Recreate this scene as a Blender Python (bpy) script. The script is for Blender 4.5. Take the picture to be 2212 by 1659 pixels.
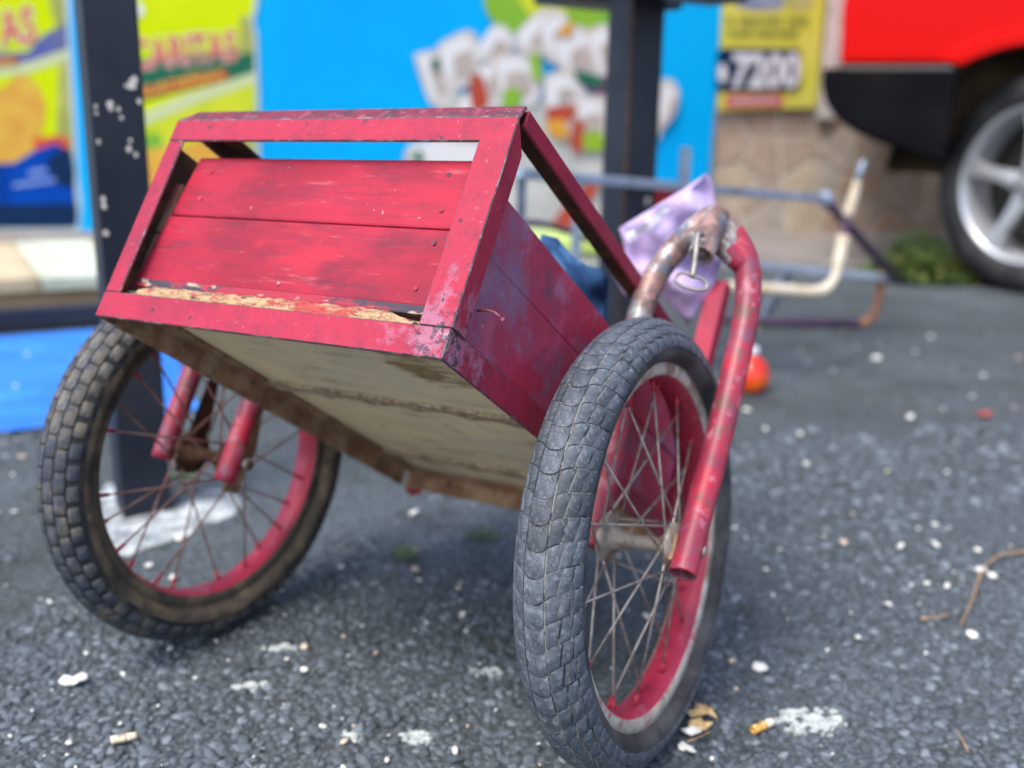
import bpy, bmesh, math, random
from mathutils import Vector, Matrix, noise
from mathutils.geometry import delaunay_2d_cdt
R = math.radians
scene = bpy.context.scene
for o in list(bpy.data.objects):
    bpy.data.objects.remove(o)
col = scene.collection

# ------------------------------------------------------------------ camera
F, PITCH, ROLL, H = 2176.55, 0.25405, 0.02122, 0.57261      # focal length in 1/2212 of the picture width
FW = Vector((0, math.cos(PITCH), -math.sin(PITCH)))
UP = Vector((0, math.sin(PITCH), math.cos(PITCH)))
RT = Vector((1, 0, 0))
CR = RT * math.cos(ROLL) + UP * math.sin(ROLL)
CU = UP * math.cos(ROLL) - RT * math.sin(ROLL)
CAM = Vector((0, 0, H))
cd = bpy.data.cameras.new('camera')
cam = bpy.data.objects.new('camera', cd)
col.objects.link(cam)
cm = Matrix((CR, CU, -FW)).transposed().to_4x4()
cm.translation = CAM
cam.matrix_world = cm
cd.sensor_width = 36
cd.lens = F / 2212 * 36
cd.clip_start = 0.02
cd.clip_end = 300
cd.dof.use_dof = True
cd.dof.focus_distance = 0.735
cd.dof.aperture_fstop = 3.2
scene.camera = cam

# ------------------------------------------------------------------ light
SUN_EL, SUN_AZ = R(58), R(218)      # azimuth clockwise from +Y: behind the camera, a little to the left
world = bpy.data.worlds.new('World')
scene.world = world
world.use_nodes = True
wn = world.node_tree.nodes
wn.clear()
sky = wn.new('ShaderNodeTexSky')
sky.sky_type = 'NISHITA'
sky.sun_disc = False
sky.sun_elevation = SUN_EL
sky.sun_rotation = SUN_AZ
sky.air_density = 1.0
sky.dust_density = 4.0
sky.ozone_density = 1.0
bg = wn.new('ShaderNodeBackground')
bg.inputs['Strength'].default_value = 0.15
wo = wn.new('ShaderNodeOutputWorld')
world.node_tree.links.new(sky.outputs[0], bg.inputs[0])
world.node_tree.links.new(bg.outputs[0], wo.inputs[0])
sd_ = bpy.data.lights.new('sun', 'SUN')
sd_.energy = 1.0
sd_.angle = R(18)
sd_.color = (1.0, 0.96, 0.9)
sun = bpy.data.objects.new('sun', sd_)
col.objects.link(sun)
sdir = Vector((math.sin(SUN_AZ) * math.cos(SUN_EL), math.cos(SUN_AZ) * math.cos(SUN_EL), math.sin(SUN_EL)))
sun.rotation_euler = sdir.to_track_quat('Z', 'Y').to_euler()
sun.location = sdir * 20
vs = scene.view_settings
vs.view_transform = 'Standard'
vs.look = 'None'
vs.exposure = 1.15
vs.gamma = 1
vs.use_curve_mapping = False
scene.render.engine = 'CYCLES'
scene.cycles.use_denoising = True
scene.cycles.max_bounces = 8

# ------------------------------------------------------------------ helpers
def tag(o, label=None, cat=None, group=None, kind=None):
    if label: o['label'] = label
    if cat: o['category'] = cat
    if group: o['group'] = group
    if kind: o['kind'] = kind
    return o

def link(name, me, mat=None, parent=None, smooth=False):
    o = bpy.data.objects.new(name, me)
    col.objects.link(o)
    if mat is not None:
        for m in (mat if isinstance(mat, (list, tuple)) else [mat]):
            me.materials.append(m)
    if parent is not None: o.parent = parent
    if smooth:
        me.polygons.foreach_set('use_smooth', [True] * len(me.polygons))
    return o

def mesh(name, V_, F_):
    me = bpy.data.meshes.new(name)
    me.from_pydata([tuple(v) for v in V_], [], F_)
    me.update()
    return me

def bm_mesh(name, bm):
    me = bpy.data.meshes.new(name)
    bmesh.ops.recalc_face_normals(bm, faces=bm.faces)
    bm.to_mesh(me)
    bm.free()
    return me

def empty(name, M=None, parent=None):
    o = bpy.data.objects.new(name, None)
    o.empty_display_size = 0.05
    col.objects.link(o)
    if M is not None: o.matrix_world = M
    if parent: o.parent = parent
    return o

def add_box(bm, lo, hi, bevel=0.0, M=None, jit=0.0, rnd=None):
    vs_ = []
    for x in (lo[0], hi[0]):
        for y in (lo[1], hi[1]):
            for z in (lo[2], hi[2]):
                p = Vector((x, y, z))
                if jit: p += Vector((rnd.uniform(-jit, jit), rnd.uniform(-jit, jit), rnd.uniform(-jit, jit)))
                if M is not None: p = M @ p
                vs_.append(bm.verts.new(p))
    q = [(0, 1, 3, 2), (4, 6, 7, 5), (0, 4, 5, 1), (2, 3, 7, 6), (0, 2, 6, 4), (1, 5, 7, 3)]
    fs = [bm.faces.new([vs_[i] for i in f]) for f in q]
    bmesh.ops.recalc_face_normals(bm, faces=fs)
    if bevel:
        es = set()
        for f in fs: es.update(f.edges)
        bmesh.ops.bevel(bm, geom=list(es), offset=bevel, segments=2, affect='EDGES', profile=0.6)

def add_prism(bm, poly, axis, t0, t1, bevel=0.0, sh0=None, sh1=None, edge=0):
    """extrude a 2D polygon (coords of the two other axes, in order) along axis; sh0/sh1(p,q) shift the ends"""
    def P(p, t):
        if axis == 'x': return Vector((t, p[0], p[1]))
        if axis == 'y': return Vector((p[0], t, p[1]))
        return Vector((p[0], p[1], t))
    a = [bm.verts.new(P(p, t0 + (sh0(*p) if sh0 else 0))) for p in poly]
    b = [bm.verts.new(P(p, t1 + (sh1(*p) if sh1 else 0))) for p in poly]
    n = len(poly)
    fs = [bm.faces.new(a), bm.faces.new(b[::-1])]
    for i in range(n):
        fs.append(bm.faces.new([a[i], b[i], b[(i + 1) % n], a[(i + 1) % n]]))
    bmesh.ops.recalc_face_normals(bm, faces=fs)
    if bevel:
        es = set()
        for f in fs: es.update(f.edges)
        res = bmesh.ops.bevel(bm, geom=list(es), offset=bevel, segments=1, affect='EDGES')
        for f in res['faces']: f.material_index = edge

def catmull(pts, n=8):
    pts = [Vector(p) for p in pts]
    out = []
    for i in range(len(pts) - 1):
        p0 = pts[i - 1] if i > 0 else pts[0] * 2 - pts[1]
        p1, p2 = pts[i], pts[i + 1]
        p3 = pts[i + 2] if i + 2 < len(pts) else pts[-1] * 2 - pts[-2]
        for k in range(n):
            t = k / n
            out.append(0.5 * ((2 * p1) + (p2 - p0) * t + (2 * p0 - 5 * p1 + 4 * p2 - p3) * t * t + (3 * p1 - p0 - 3 * p2 + p3) * t ** 3))
    out.append(pts[-1])
    return out

def add_tube(bm, pts, r, seg=12, cap=True, hollow=0.0):
    """swept tube; r a number or a function of 0..1"""
    pts = [Vector(p) for p in pts]
    n = len(pts)
    rf = r if callable(r) else (lambda t: r)
    T = [(pts[min(i + 1, n - 1)] - pts[max(i - 1, 0)]).normalized() for i in range(n)]
    a = T[0].orthogonal().normalized()
    rings = []
    for i in range(n):
        a = (a - T[i] * a.dot(T[i])).normalized()
        b = T[i].cross(a)
        rr = rf(i / max(1, n - 1))
        rings.append([bm.verts.new(pts[i] + (a * math.cos(2 * math.pi * k / seg) + b * math.sin(2 * math.pi * k / seg)) * rr) for k in range(seg)])
    for i in range(n - 1):
        for k in range(seg):
            bm.faces.new([rings[i][k], rings[i][(k + 1) % seg], rings[i + 1][(k + 1) % seg], rings[i + 1][k]])
    if cap:
        for ring, tt, p in ((rings[0], -T[0], pts[0]), (rings[-1], T[-1], pts[-1])):
            if hollow:
                inner = [bm.verts.new(p + (v.co - p) * (1 - hollow)) for v in ring]
                deep = [bm.verts.new(p + (v.co - p) * (1 - hollow) - tt * 0.012) for v in ring]
                for k in range(seg):
                    bm.faces.new([ring[k], ring[(k + 1) % seg], inner[(k + 1) % seg], inner[k]])
                    bm.faces.new([inner[k], inner[(k + 1) % seg], deep[(k + 1) % seg], deep[k]])
                bm.faces.new(deep)
            else:
                bm.faces.new(ring)

def tube_obj(name, pts, r, mat, parent=None, seg=12, **k):
    bm = bmesh.new()
    add_tube(bm, pts, r, seg, **k)
    return link(name, bm_mesh(name, bm), mat, parent, True)

def lathe_mesh(name, prof, n=96, closed=False, mats=None, wob=None):
    """revolve (x, r) about the X axis"""
    V_, F_ = [], []
    m = len(prof)
    for i in range(n):
        a = 2 * math.pi * i / n
        for (x, r) in prof:
            k = wob(a, x, r) if wob else 0
            V_.append((x, (r + k) * math.sin(a), (r + k) * math.cos(a)))
    idx = []
    for i in range(n):
        j = (i + 1) % n
        for k in range(m - (0 if closed else 1)):
            l = (k + 1) % m
            F_.append((i * m + k, i * m + l, j * m + l, j * m + k))
            idx.append(mats[k] if mats else 0)
    me = mesh(name, V_, F_)
    me.polygons.foreach_set('material_index', idx)
    return me

def ray(x, y): return FW + CR * ((x - 1106) / F) - CU * ((y - 829.5) / F)
def on_plane(x, y, P, n):
    d = ray(x, y)
    return CAM + d * ((Vector(P) - CAM).dot(n) / d.dot(n))
def on_ground(x, y, z=0.0): return on_plane(x, y, (0, 0, z), Vector((0, 0, 1)))
def at(x, y, Y): return on_plane(x, y, (0, Y, 0), Vector((0, 1, 0)))

# ------------------------------------------------------------------ materials
def lin(c):
    if max(c) <= 1.0: return (*c, 1)
    f = lambda v: (v / 255 / 12.92) if v / 255 <= .04045 else ((v / 255 + .055) / 1.055) ** 2.4
    return (f(c[0]), f(c[1]), f(c[2]), 1)

def mat(name, base, layers=(), rough=0.6, metal=0.0, bump=(), spec=0.5, rlayers=None, vary=0.0, coat=0.0, emit=0):
    """layers: dicts c colour, s scale, lo/hi mask ramp, st stretch, d detail, kind noise|voronoi|edge|near, at, r, amt"""
    m = bpy.data.materials.new(name)
    m.use_nodes = True
    nt = m.node_tree
    N, Lk = nt.nodes, nt.links.new
    b = N['Principled BSDF']
    b.inputs['Metallic'].default_value = metal
    b.inputs['Roughness'].default_value = rough
    b.inputs['Specular IOR Level'].default_value = spec
    if coat: b.inputs['Coat Weight'].default_value = coat
    tc = N.new('ShaderNodeTexCoord')
    def coords(st, off):
        mp = N.new('ShaderNodeMapping')
        mp.inputs['Scale'].default_value = st
        mp.inputs['Location'].default_value = off
        Lk(tc.outputs['Object'], mp.inputs['Vector'])
        return mp.outputs[0]
    def tex(l, i):
        kind = l.get('kind', 'noise')
        st = l.get('st', (1, 1, 1))
        v = coords(st, (i * 3.7 + 1.3, i * 1.9, i * 2.3))
        if kind == 'noise' or kind == 'near':
            t = N.new('ShaderNodeTexNoise')
            t.inputs['Scale'].default_value = l['s']
            t.inputs['Detail'].default_value = l.get('d', 4)
            t.inputs['Roughness'].default_value = l.get('ro', 0.6)
            Lk(v, t.inputs['Vector'])
            return t.outputs['Fac']
        t = N.new('ShaderNodeTexVoronoi')
        t.inputs['Scale'].default_value = l['s']
        if kind == 'edge': t.feature = 'DISTANCE_TO_EDGE'
        Lk(v, t.inputs['Vector'])
        return t.outputs['Distance']
    rgb = N.new('ShaderNodeRGB')
    rgb.outputs[0].default_value = lin(base)
    cur = rgb.outputs[0]
    rcur = None
    for i, l in enumerate(layers):
        f = tex(l, i)
        if 'at' in l:
            vd = N.new('ShaderNodeVectorMath'); vd.operation = 'DISTANCE'
            Lk(tc.outputs['Object'], vd.inputs[0]); vd.inputs[1].default_value = l['at']
            mr = N.new('ShaderNodeMapRange')
            mr.inputs['From Min'].default_value = 0; mr.inputs['From Max'].default_value = l['r']
            mr.inputs['To Min'].default_value = 0.20; mr.inputs['To Max'].default_value = -0.25
            Lk(vd.outputs['Value'], mr.inputs['Value'])
            ad = N.new('ShaderNodeMath'); ad.operation = 'ADD'
            Lk(f, ad.inputs[0]); Lk(mr.outputs[0], ad.inputs[1])
            f = ad.outputs[0]
        mr = N.new('ShaderNodeMapRange')
        mr.inputs['From Min'].default_value = l['lo']; mr.inputs['From Max'].default_value = l['hi']
        mr.inputs['To Max'].default_value = l.get('amt', 1)
        mr.clamp = True
        Lk(f, mr.inputs['Value'])
        mx = N.new('ShaderNodeMix'); mx.data_type = 'RGBA'
        Lk(mr.outputs[0], mx.inputs['Factor']); Lk(cur, mx.inputs['A'])
        mx.inputs['B'].default_value = lin(l['c'])
        cur = mx.outputs['Result']
        if 'rough' in l:
            m2 = N.new('ShaderNodeMix'); m2.data_type = 'FLOAT'
            Lk(mr.outputs[0], m2.inputs['Factor'])
            if rcur is None: m2.inputs['A'].default_value = rough
            else: Lk(rcur, m2.inputs['A'])
            m2.inputs['B'].default_value = l['rough']
            rcur = m2.outputs['Result']
    if vary:
        oi = N.new('ShaderNodeObjectInfo')
        mr = N.new('ShaderNodeMapRange')
        mr.inputs['To Min'].default_value = 1 - vary; mr.inputs['To Max'].default_value = 1 + vary
        Lk(oi.outputs['Random'], mr.inputs['Value'])
        hs = N.new('ShaderNodeHueSaturation')
        Lk(mr.outputs[0], hs.inputs['Value']); Lk(cur, hs.inputs['Color'])
        cur = hs.outputs[0]
    Lk(cur, b.inputs['Base Color'])
    if rcur is not None: Lk(rcur, b.inputs['Roughness'])
    nrm = None
    for i, l in enumerate(bump):
        f = tex(l, i + 7)
        bp = N.new('ShaderNodeBump')
        bp.inputs['Strength'].default_value = l.get('k', 0.4)
        bp.inputs['Distance'].default_value = l.get('h', 0.001)
        if l.get('inv'): bp.invert = True
        Lk(f, bp.inputs['Height'])
        if nrm is not None: Lk(nrm, bp.inputs['Normal'])
        nrm = bp.outputs[0]
    if nrm is not None: Lk(nrm, b.inputs['Normal'])
    return m

RED = (0.37, 0.017, 0.047)
DKRED = (0.17, 0.012, 0.034)
PURP = (0.085, 0.022, 0.048)
INK = (0.024, 0.030, 0.052)
M_board = mat('painted board', RED, [
    dict(c=(0.23, 0.010, 0.030), s=5, lo=.40, hi=.60, d=5, st=(1, 1, 1.4), amt=.85),
    dict(c=(0.42, 0.020, 0.045), s=9, lo=.52, hi=.64, d=3, st=(1, 1, 2), amt=.8),
    dict(c=(0.13, 0.014, 0.034), s=11, lo=.50, hi=.66, d=7, st=(.7, 1, 1.5), ro=.7, amt=.75),
    dict(c=PURP, s=34, lo=.50, hi=.70, d=8, st=(.25, 1, 1.8), ro=.75, amt=.6),
    dict(c=(0.04, 0.018, 0.03), s=90, lo=.56, hi=.70, d=7, st=(.10, 1, 1.6), ro=.7, amt=.6),
    dict(c=(0.44, 0.13, 0.14), s=120, lo=.62, hi=.72, d=4, st=(.2, 1, 1.4), amt=.5),
    dict(c=(0.50, 0.36, 0.32), s=190, lo=.73, hi=.77, d=2, amt=.8)], rough=.55, spec=.22,
    bump=[dict(s=60, k=.45, h=.0014, st=(.12, 1, 1.6), d=6), dict(s=350, k=.3, h=.0005, d=3)])
M_side = mat('worn painted board', (0.46, 0.022, 0.062), [
    dict(c=(0.31, 0.04, 0.09), s=8, lo=.42, hi=.58, d=5, amt=.8),
    dict(c=(0.19, 0.13, 0.23), s=10, lo=.49, hi=.62, d=7, st=(1, .8, 1.2), ro=.65, amt=.8),
    dict(c=(0.50, 0.07, 0.13), s=22, lo=.53, hi=.66, d=5, amt=.7),
    dict(c=(0.34, 0.15, 0.26), s=35, lo=.56, hi=.68, d=6, amt=.6),
    dict(c=(0.06, 0.06, 0.10), s=22, lo=.60, hi=.72, d=7, st=(1, .6, 1), ro=.65, amt=.75),
    dict(c=(0.48, 0.30, 0.34), s=150, lo=.66, hi=.76, d=3, amt=.6)], rough=.55, spec=.25,
    bump=[dict(s=70, k=.4, h=.0013, st=(1, .15, 1.3), d=6), dict(s=300, k=.3, h=.0006, d=3)])
def frame_mat(corner):
    return mat('painted angle iron', (0.35, 0.020, 0.054), [
        dict(c=(0.22, 0.018, 0.048), s=16, lo=.44, hi=.64, d=6, amt=.7),
        dict(c=(0.38, 0.03, 0.065), s=30, lo=.54, hi=.68, d=5, amt=.6),
        dict(c=PURP, s=70, lo=.52, hi=.70, d=7, ro=.7, amt=.5),
        dict(c=(0.34, 0.13, 0.21), s=60, lo=.54, hi=.68, d=7, ro=.7, at=corner, r=.13, amt=.85),
        dict(c=INK, s=130, lo=.66, hi=.72, d=6, ro=.7, at=corner, r=.13, amt=.8),
        dict(c=(0.36, 0.30, 0.38), s=200, lo=.70, hi=.80, d=5, at=corner, r=.07, amt=.7),
        dict(c=INK, s=110, lo=.655, hi=.69, d=4, amt=.9),
        dict(c=(0.40, 0.16, 0.20), s=260, lo=.66, hi=.74, d=3, amt=.6)], rough=.52, spec=.25,
        bump=[dict(s=220, k=.55, h=.0007, d=5), dict(s=40, k=.25, h=.0014, d=3)])
M_dusty = mat('dusty weathered paint', (0.17, 0.022, 0.05), [
    dict(c=(0.06, 0.034, 0.05), s=50, lo=.44, hi=.60, d=7, ro=.7, amt=.85),
    dict(c=(0.30, 0.08, 0.12), s=110, lo=.52, hi=.66, d=5, amt=.7),
    dict(c=(0.30, 0.22, 0.22), s=240, lo=.62, hi=.72, d=4, amt=.6)], rough=.75, spec=.3, bump=[dict(s=200, k=.7, h=.001, d=5)])
M_edge = mat('bare worn arris', (0.055, 0.055, 0.065), [
    dict(c=(0.26, 0.25, 0.27), s=90, lo=.50, hi=.64, d=5, amt=.8),
    dict(c=(0.26, 0.03, 0.05), s=50, lo=.54, hi=.62, d=4, amt=.8)], rough=.5, metal=.2)
M_lip = mat('peeling board edge', (0.30, 0.014, 0.04), [
    dict(c=INK, s=40, lo=.47, hi=.56, d=6, st=(.4, 1, 1), ro=.7, amt=.95),
    dict(c=(0.45, 0.35, 0.26), s=110, lo=.58, hi=.64, d=5, st=(.4, 1, 1), amt=.9),
    dict(c=(0.46, 0.02, 0.045), s=60, lo=.58, hi=.66, d=4, st=(.4, 1, 1), amt=.9)], rough=.7, bump=[dict(s=90, k=.8, h=.0014, st=(.3, 1, 1), d=6)])
M_rust = mat('rusty iron', (0.22, 0.125, 0.075), [
    dict(c=(0.42, 0.29, 0.18), s=40, lo=.42, hi=.62, d=6, amt=.85),
    dict(c=(0.32, 0.11, 0.04), s=28, lo=.56, hi=.7, d=5, amt=.8),
    dict(c=(0.035, 0.022, 0.018), s=70, lo=.60, hi=.70, d=5, amt=.85),
    dict(c=(0.36, 0.03, 0.06), s=22, lo=.64, hi=.70, d=4, amt=.7)], rough=.85, spec=.2,
    bump=[dict(s=160, k=.6, h=.001, d=5)])
M_drust = mat('dark rusty iron', (0.055, 0.032, 0.022), [
    dict(c=(0.14, 0.07, 0.035), s=50, lo=.45, hi=.65, d=6, amt=.8),
    dict(c=(0.012, 0.011, 0.012), s=60, lo=.6, hi=.7, d=5)], rough=.85, spec=.2, bump=[dict(s=160, k=.6, h=.001, d=5)])
WSTAIN = (0.143, -0.347, 0.249)
M_wood = mat('bare bottom board', (0.90, 0.75, 0.47), [
    dict(c=(0.74, 0.65, 0.47), s=9, lo=.44, hi=.60, d=7, ro=.7, amt=.8),
    dict(c=(0.44, 0.32, 0.17), s=40, lo=.52, hi=.70, d=8, st=(.2, .9, 1), ro=.75, amt=.7),
    dict(c=(0.20, 0.12, 0.05), s=12, lo=.57, hi=.70, d=7, st=(.6, 1, 1), ro=.7, amt=.75),
    dict(c=(0.26, 0.15, 0.06), s=22, lo=.50, hi=.62, d=6, st=(.5, 1.2, 1), at=WSTAIN, r=.16, amt=.85),
    dict(c=(0.10, 0.07, 0.04), s=55, lo=.66, hi=.71, d=5, amt=.9)], rough=.8, spec=.2,
    bump=[dict(s=60, k=.4, h=.001, st=(1, .12, 1), d=6)])
M_split = mat('split raw wood', (0.44, 0.32, 0.19), [
    dict(c=(0.17, 0.10, 0.055), s=260, lo=.50, hi=.62, d=7, st=(.22, 1, 1), ro=.75, amt=.85),
    dict(c=(0.48, 0.37, 0.24), s=420, lo=.52, hi=.64, d=5, st=(.3, 1, 1), amt=.8),
    dict(c=(0.36, 0.03, 0.05), s=230, lo=.53, hi=.60, d=6, st=(.4, 1, 1), ro=.7, amt=.85),
    dict(c=(0.38, 0.03, 0.05), s=14, lo=.56, hi=.62, d=5, amt=.8),
    dict(c=(0.03, 0.03, 0.045), s=120, lo=.60, hi=.66, d=5, st=(.3, 1, 1), amt=.85)], rough=.9, spec=.1,
    bump=[dict(s=300, k=1, h=.003, st=(.25, 1, 1), d=7)])
M_strip = mat('frayed batten', (0.42, 0.33, 0.22), [dict(c=(0.16, 0.10, 0.06), s=120, lo=.46, hi=.60, d=7, ro=.7, amt=.85), dict(c=(0.60, 0.52, 0.40), s=200, lo=.52, hi=.64, d=5, amt=.8)], rough=.9, spec=.1, bump=[dict(s=200, k=.8, h=.002, d=6)])
M_inside = mat('grey inside board', (0.24, 0.185, 0.13), [
    dict(c=(0.09, 0.07, 0.05), s=14, lo=.45, hi=.65, d=6, amt=.8),
    dict(c=(0.36, 0.03, 0.06), s=10, lo=.55, hi=.66, d=4, amt=.6)], rough=.85, spec=.2)
M_fork = mat('chipped painted tube', (0.40, 0.017, 0.045), [
    dict(c=(0.19, 0.028, 0.06), s=18, lo=.42, hi=.56, d=6, amt=.8),
    dict(c=(0.11, 0.08, 0.13), s=26, lo=.51, hi=.64, d=8, ro=.78, amt=.75),
    dict(c=(0.42, 0.15, 0.20), s=60, lo=.56, hi=.64, d=6, amt=.75),
    dict(c=(0.12, 0.06, 0.045), s=44, lo=.58, hi=.66, d=6, amt=.8),
    dict(c=(0.42, 0.46, 0.50), s=160, lo=.67, hi=.71, d=6, ro=.7, amt=.8)], rough=.42, spec=.5,
    bump=[dict(s=180, k=.5, h=.0008, d=5)])
M_crown = mat('bare chrome with paint scraps', (0.34, 0.21, 0.19), [
    dict(c=(0.12, 0.075, 0.06), s=34, lo=.42, hi=.56, d=6, amt=.85),
    dict(c=(0.46, 0.52, 0.54), s=30, lo=.47, hi=.60, d=8, ro=.75, amt=.85, rough=.3),
    dict(c=(0.36, 0.03, 0.05), s=34, lo=.60, hi=.66, d=7, ro=.7, amt=.8),
    dict(c=(0.10, 0.13, 0.19), s=50, lo=.57, hi=.63, d=6, amt=.85),
    dict(c=(0.45, 0.20, 0.22), s=40, lo=.60, hi=.66, d=5, amt=.85)], rough=.5, metal=.2,
    bump=[dict(s=160, k=.55, h=.001, d=5)])
M_tyre = mat('dusty tyre groove', (0.26, 0.26, 0.245), [
    dict(c=(0.03, 0.03, 0.034), s=55, lo=.46, hi=.56, d=5, amt=.9),
    dict(c=(0.26, 0.23, 0.18), s=120, lo=.6, hi=.7, d=4, amt=.7)], rough=.95, spec=.15, bump=[dict(s=500, k=.3, h=.0003)])
M_sidewall = mat('black rubber sidewall', (0.035, 0.036, 0.040), [
    dict(c=(0.10, 0.10, 0.105), s=24, lo=.42, hi=.64, d=6, amt=.8),
    dict(c=(0.17, 0.15, 0.12), s=60, lo=.58, hi=.72, d=5, amt=.6)], rough=.7, spec=.35, bump=[dict(s=400, k=.3, h=.0003)])
M_block = mat('worn rubber tread', (0.068, 0.084, 0.106), [
    dict(c=(0.036, 0.045, 0.060), s=70, lo=.45, hi=.66, d=6, amt=.85),
    dict(c=(0.17, 0.195, 0.235), s=220, lo=.50, hi=.68, d=6, ro=.7, amt=.75),
    dict(c=(0.018, 0.02, 0.026), kind='edge', s=70, lo=.018, hi=.0, amt=.8),
    dict(c=(0.55, 0.58, 0.62), s=420, lo=.74, hi=.78, d=2, amt=.8)], rough=.62, spec=.35, vary=.28,
    bump=[dict(s=420, k=.5, h=.0005, d=5), dict(s=90, k=.35, h=.0008, d=4)])
M_mudtyre = mat('muddy tyre', (0.095, 0.080, 0.064), [
    dict(c=(0.045, 0.042, 0.040), s=40, lo=.45, hi=.62, d=6, amt=.9),
    dict(c=(0.21, 0.165, 0.11), s=22, lo=.52, hi=.68, d=5, amt=.85),
    dict(c=(0.30, 0.06, 0.05), s=7, lo=.66, hi=.74, d=4, amt=.7),
    dict(c=(0.42, 0.38, 0.30), s=130, lo=.70, hi=.76, d=3, amt=.7)], rough=.9, spec=.2, bump=[dict(s=200, k=.6, h=.001)])
M_mudblock = mat('knobbly tread', (0.045, 0.055, 0.075), [
    dict(c=(0.11, 0.12, 0.14), s=80, lo=.5, hi=.68, d=5, amt=.8),
    dict(c=(0.17, 0.15, 0.115), s=28, lo=.50, hi=.64, d=7, ro=.7, amt=.8)], rough=.8, spec=.3, vary=.3, bump=[dict(s=250, k=.4, h=.0006)])
M_rimred = mat('painted rim', (0.44, 0.026, 0.066), [
    dict(c=(0.27, 0.018, 0.05), s=24, lo=.45, hi=.65, d=5, amt=.8),
    dict(c=(0.48, 0.11, 0.17), s=40, lo=.58, hi=.7, d=5, amt=.7),
    dict(c=(0.62, 0.52, 0.42), s=60, lo=.68, hi=.72, d=4, amt=.9)], rough=.45, bump=[dict(s=200, k=.3, h=.0005)])
M_rimside = mat('bare rusty rim flange', (0.52, 0.48, 0.42), [
    dict(c=(0.24, 0.14, 0.09), s=40, lo=.45, hi=.62, d=6, amt=.85),
    dict(c=(0.62, 0.62, 0.58), s=60, lo=.55, hi=.66, d=5, amt=.8),
    dict(c=(0.50, 0.04, 0.07), s=30, lo=.62, hi=.67, d=5, amt=.8)], rough=.6, metal=.2, bump=[dict(s=250, k=.5, h=.0006)])
M_spoke = mat('dull steel spoke', (0.40, 0.37, 0.34), [
    dict(c=(0.20, 0.15, 0.11), s=90, lo=.48, hi=.62, d=4, amt=.8)], rough=.5, metal=.5)
M_spokered = mat('red nipple', (0.42, 0.02, 0.04), rough=.5)
M_spokerust = mat('rusty spoke', (0.26, 0.12, 0.10), [
    dict(c=(0.34, 0.25, 0.20), s=90, lo=.48, hi=.62, d=4, amt=.8)], rough=.7, metal=.2)
M_hub = mat('grimy hub', (0.34, 0.31, 0.26), [
    dict(c=(0.16, 0.12, 0.09), s=70, lo=.45, hi=.62, d=6, amt=.85),
    dict(c=(0.60, 0.58, 0.12), s=28, lo=.63, hi=.68, d=4, amt=.9)], rough=.55, metal=.3, bump=[dict(s=250, k=.5, h=.0006)])
M_steel = mat('dull bare steel', (0.30, 0.29, 0.28), [dict(c=(0.14, 0.09, 0.06), s=80, lo=.5, hi=.65, d=5, amt=.8)], rough=.5, metal=.6)

# ------------------------------------------------------------------ ground
rnd = random.Random(7)
M_ground = mat('asphalt', (0.082, 0.102, 0.120), [
    dict(c=(0.058, 0.068, 0.074), s=2.6, lo=.42, hi=.60, d=7, ro=.65, amt=.75),
    dict(c=(0.118, 0.148, 0.172), s=1.3, lo=.48, hi=.64, d=6, amt=.75),
    dict(c=(0.028, 0.036, 0.036), s=11, lo=.50, hi=.66, d=8, ro=.75, amt=.75),
    dict(c=(0.045, 0.058, 0.045), s=3.6, lo=.54, hi=.68, d=7, ro=.7, amt=.65),
    dict(c=(0.022, 0.030, 0.032), kind='edge', s=80, lo=.17, hi=.02, amt=.75),
    dict(c=(0.16, 0.18, 0.20), s=130, lo=.54, hi=.70, d=4, amt=.6),
    dict(c=(0.030, 0.036, 0.042), s=70, lo=.55, hi=.70, d=5, amt=.6)], rough=.85, spec=.3,
    bump=[dict(kind='voronoi', s=85, k=.6, h=.003, inv=True), dict(s=240, k=.5, h=.0015, d=5)])
G = 70.0
me = mesh('ground', [(-G, -G, 0), (G, -G, 0), (G, G, 0), (-G, G, 0)], [(0, 1, 2, 3)])
tag(link('ground', me, M_ground), kind='structure')

ico = bmesh.new()
bmesh.ops.create_icosphere(ico, subdivisions=2, radius=1)
ICO2 = ([v.co.copy() for v in ico.verts], [[v.index for v in f.verts] for f in ico.faces])
ico.free()
ico = bmesh.new()
bmesh.ops.create_icosphere(ico, subdivisions=1, radius=1)
ICO1 = ([v.co.copy() for v in ico.verts], [[v.index for v in f.verts] for f in ico.faces])
ico.free()

def pebbles(name, spots, mats, flat=(.35, .6)):
    """spots: (x, y, size, hi-res, z, material index)"""
    V_, F_, MI = [], [], []
    for (x, y, s, hi, z, mi) in spots:
        vv, ff = ICO2 if hi else ICO1
        k = len(V_)
        a = rnd.uniform(0, math.pi)
        sx, sy, sz = s * rnd.uniform(.75, 1.3), s * rnd.uniform(.6, 1.0), s * rnd.uniform(*flat)
        ca, sa = math.cos(a), math.sin(a)
        q = rnd.uniform(.15, .34)
        jx = [rnd.uniform(1 - q, 1 + q) for _ in vv]
        tx, ty = rnd.uniform(-.3, .3), rnd.uniform(-.3, .3)
        for v, j in zip(vv, jx):
            px, py, pz = v.x * sx * j, v.y * sy * j, v.z * sz * j
            pz += px * tx + py * ty
            V_.append((x + px * ca - py * sa, y + px * sa + py * ca, z + pz))
        for f in ff:
            F_.append(tuple(i + k for i in f))
            MI.append(mi)
    me = mesh(name, V_, F_)
    me.polygons.foreach_set('material_index', MI)
    return link(name, me, mats, None, True)

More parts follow.
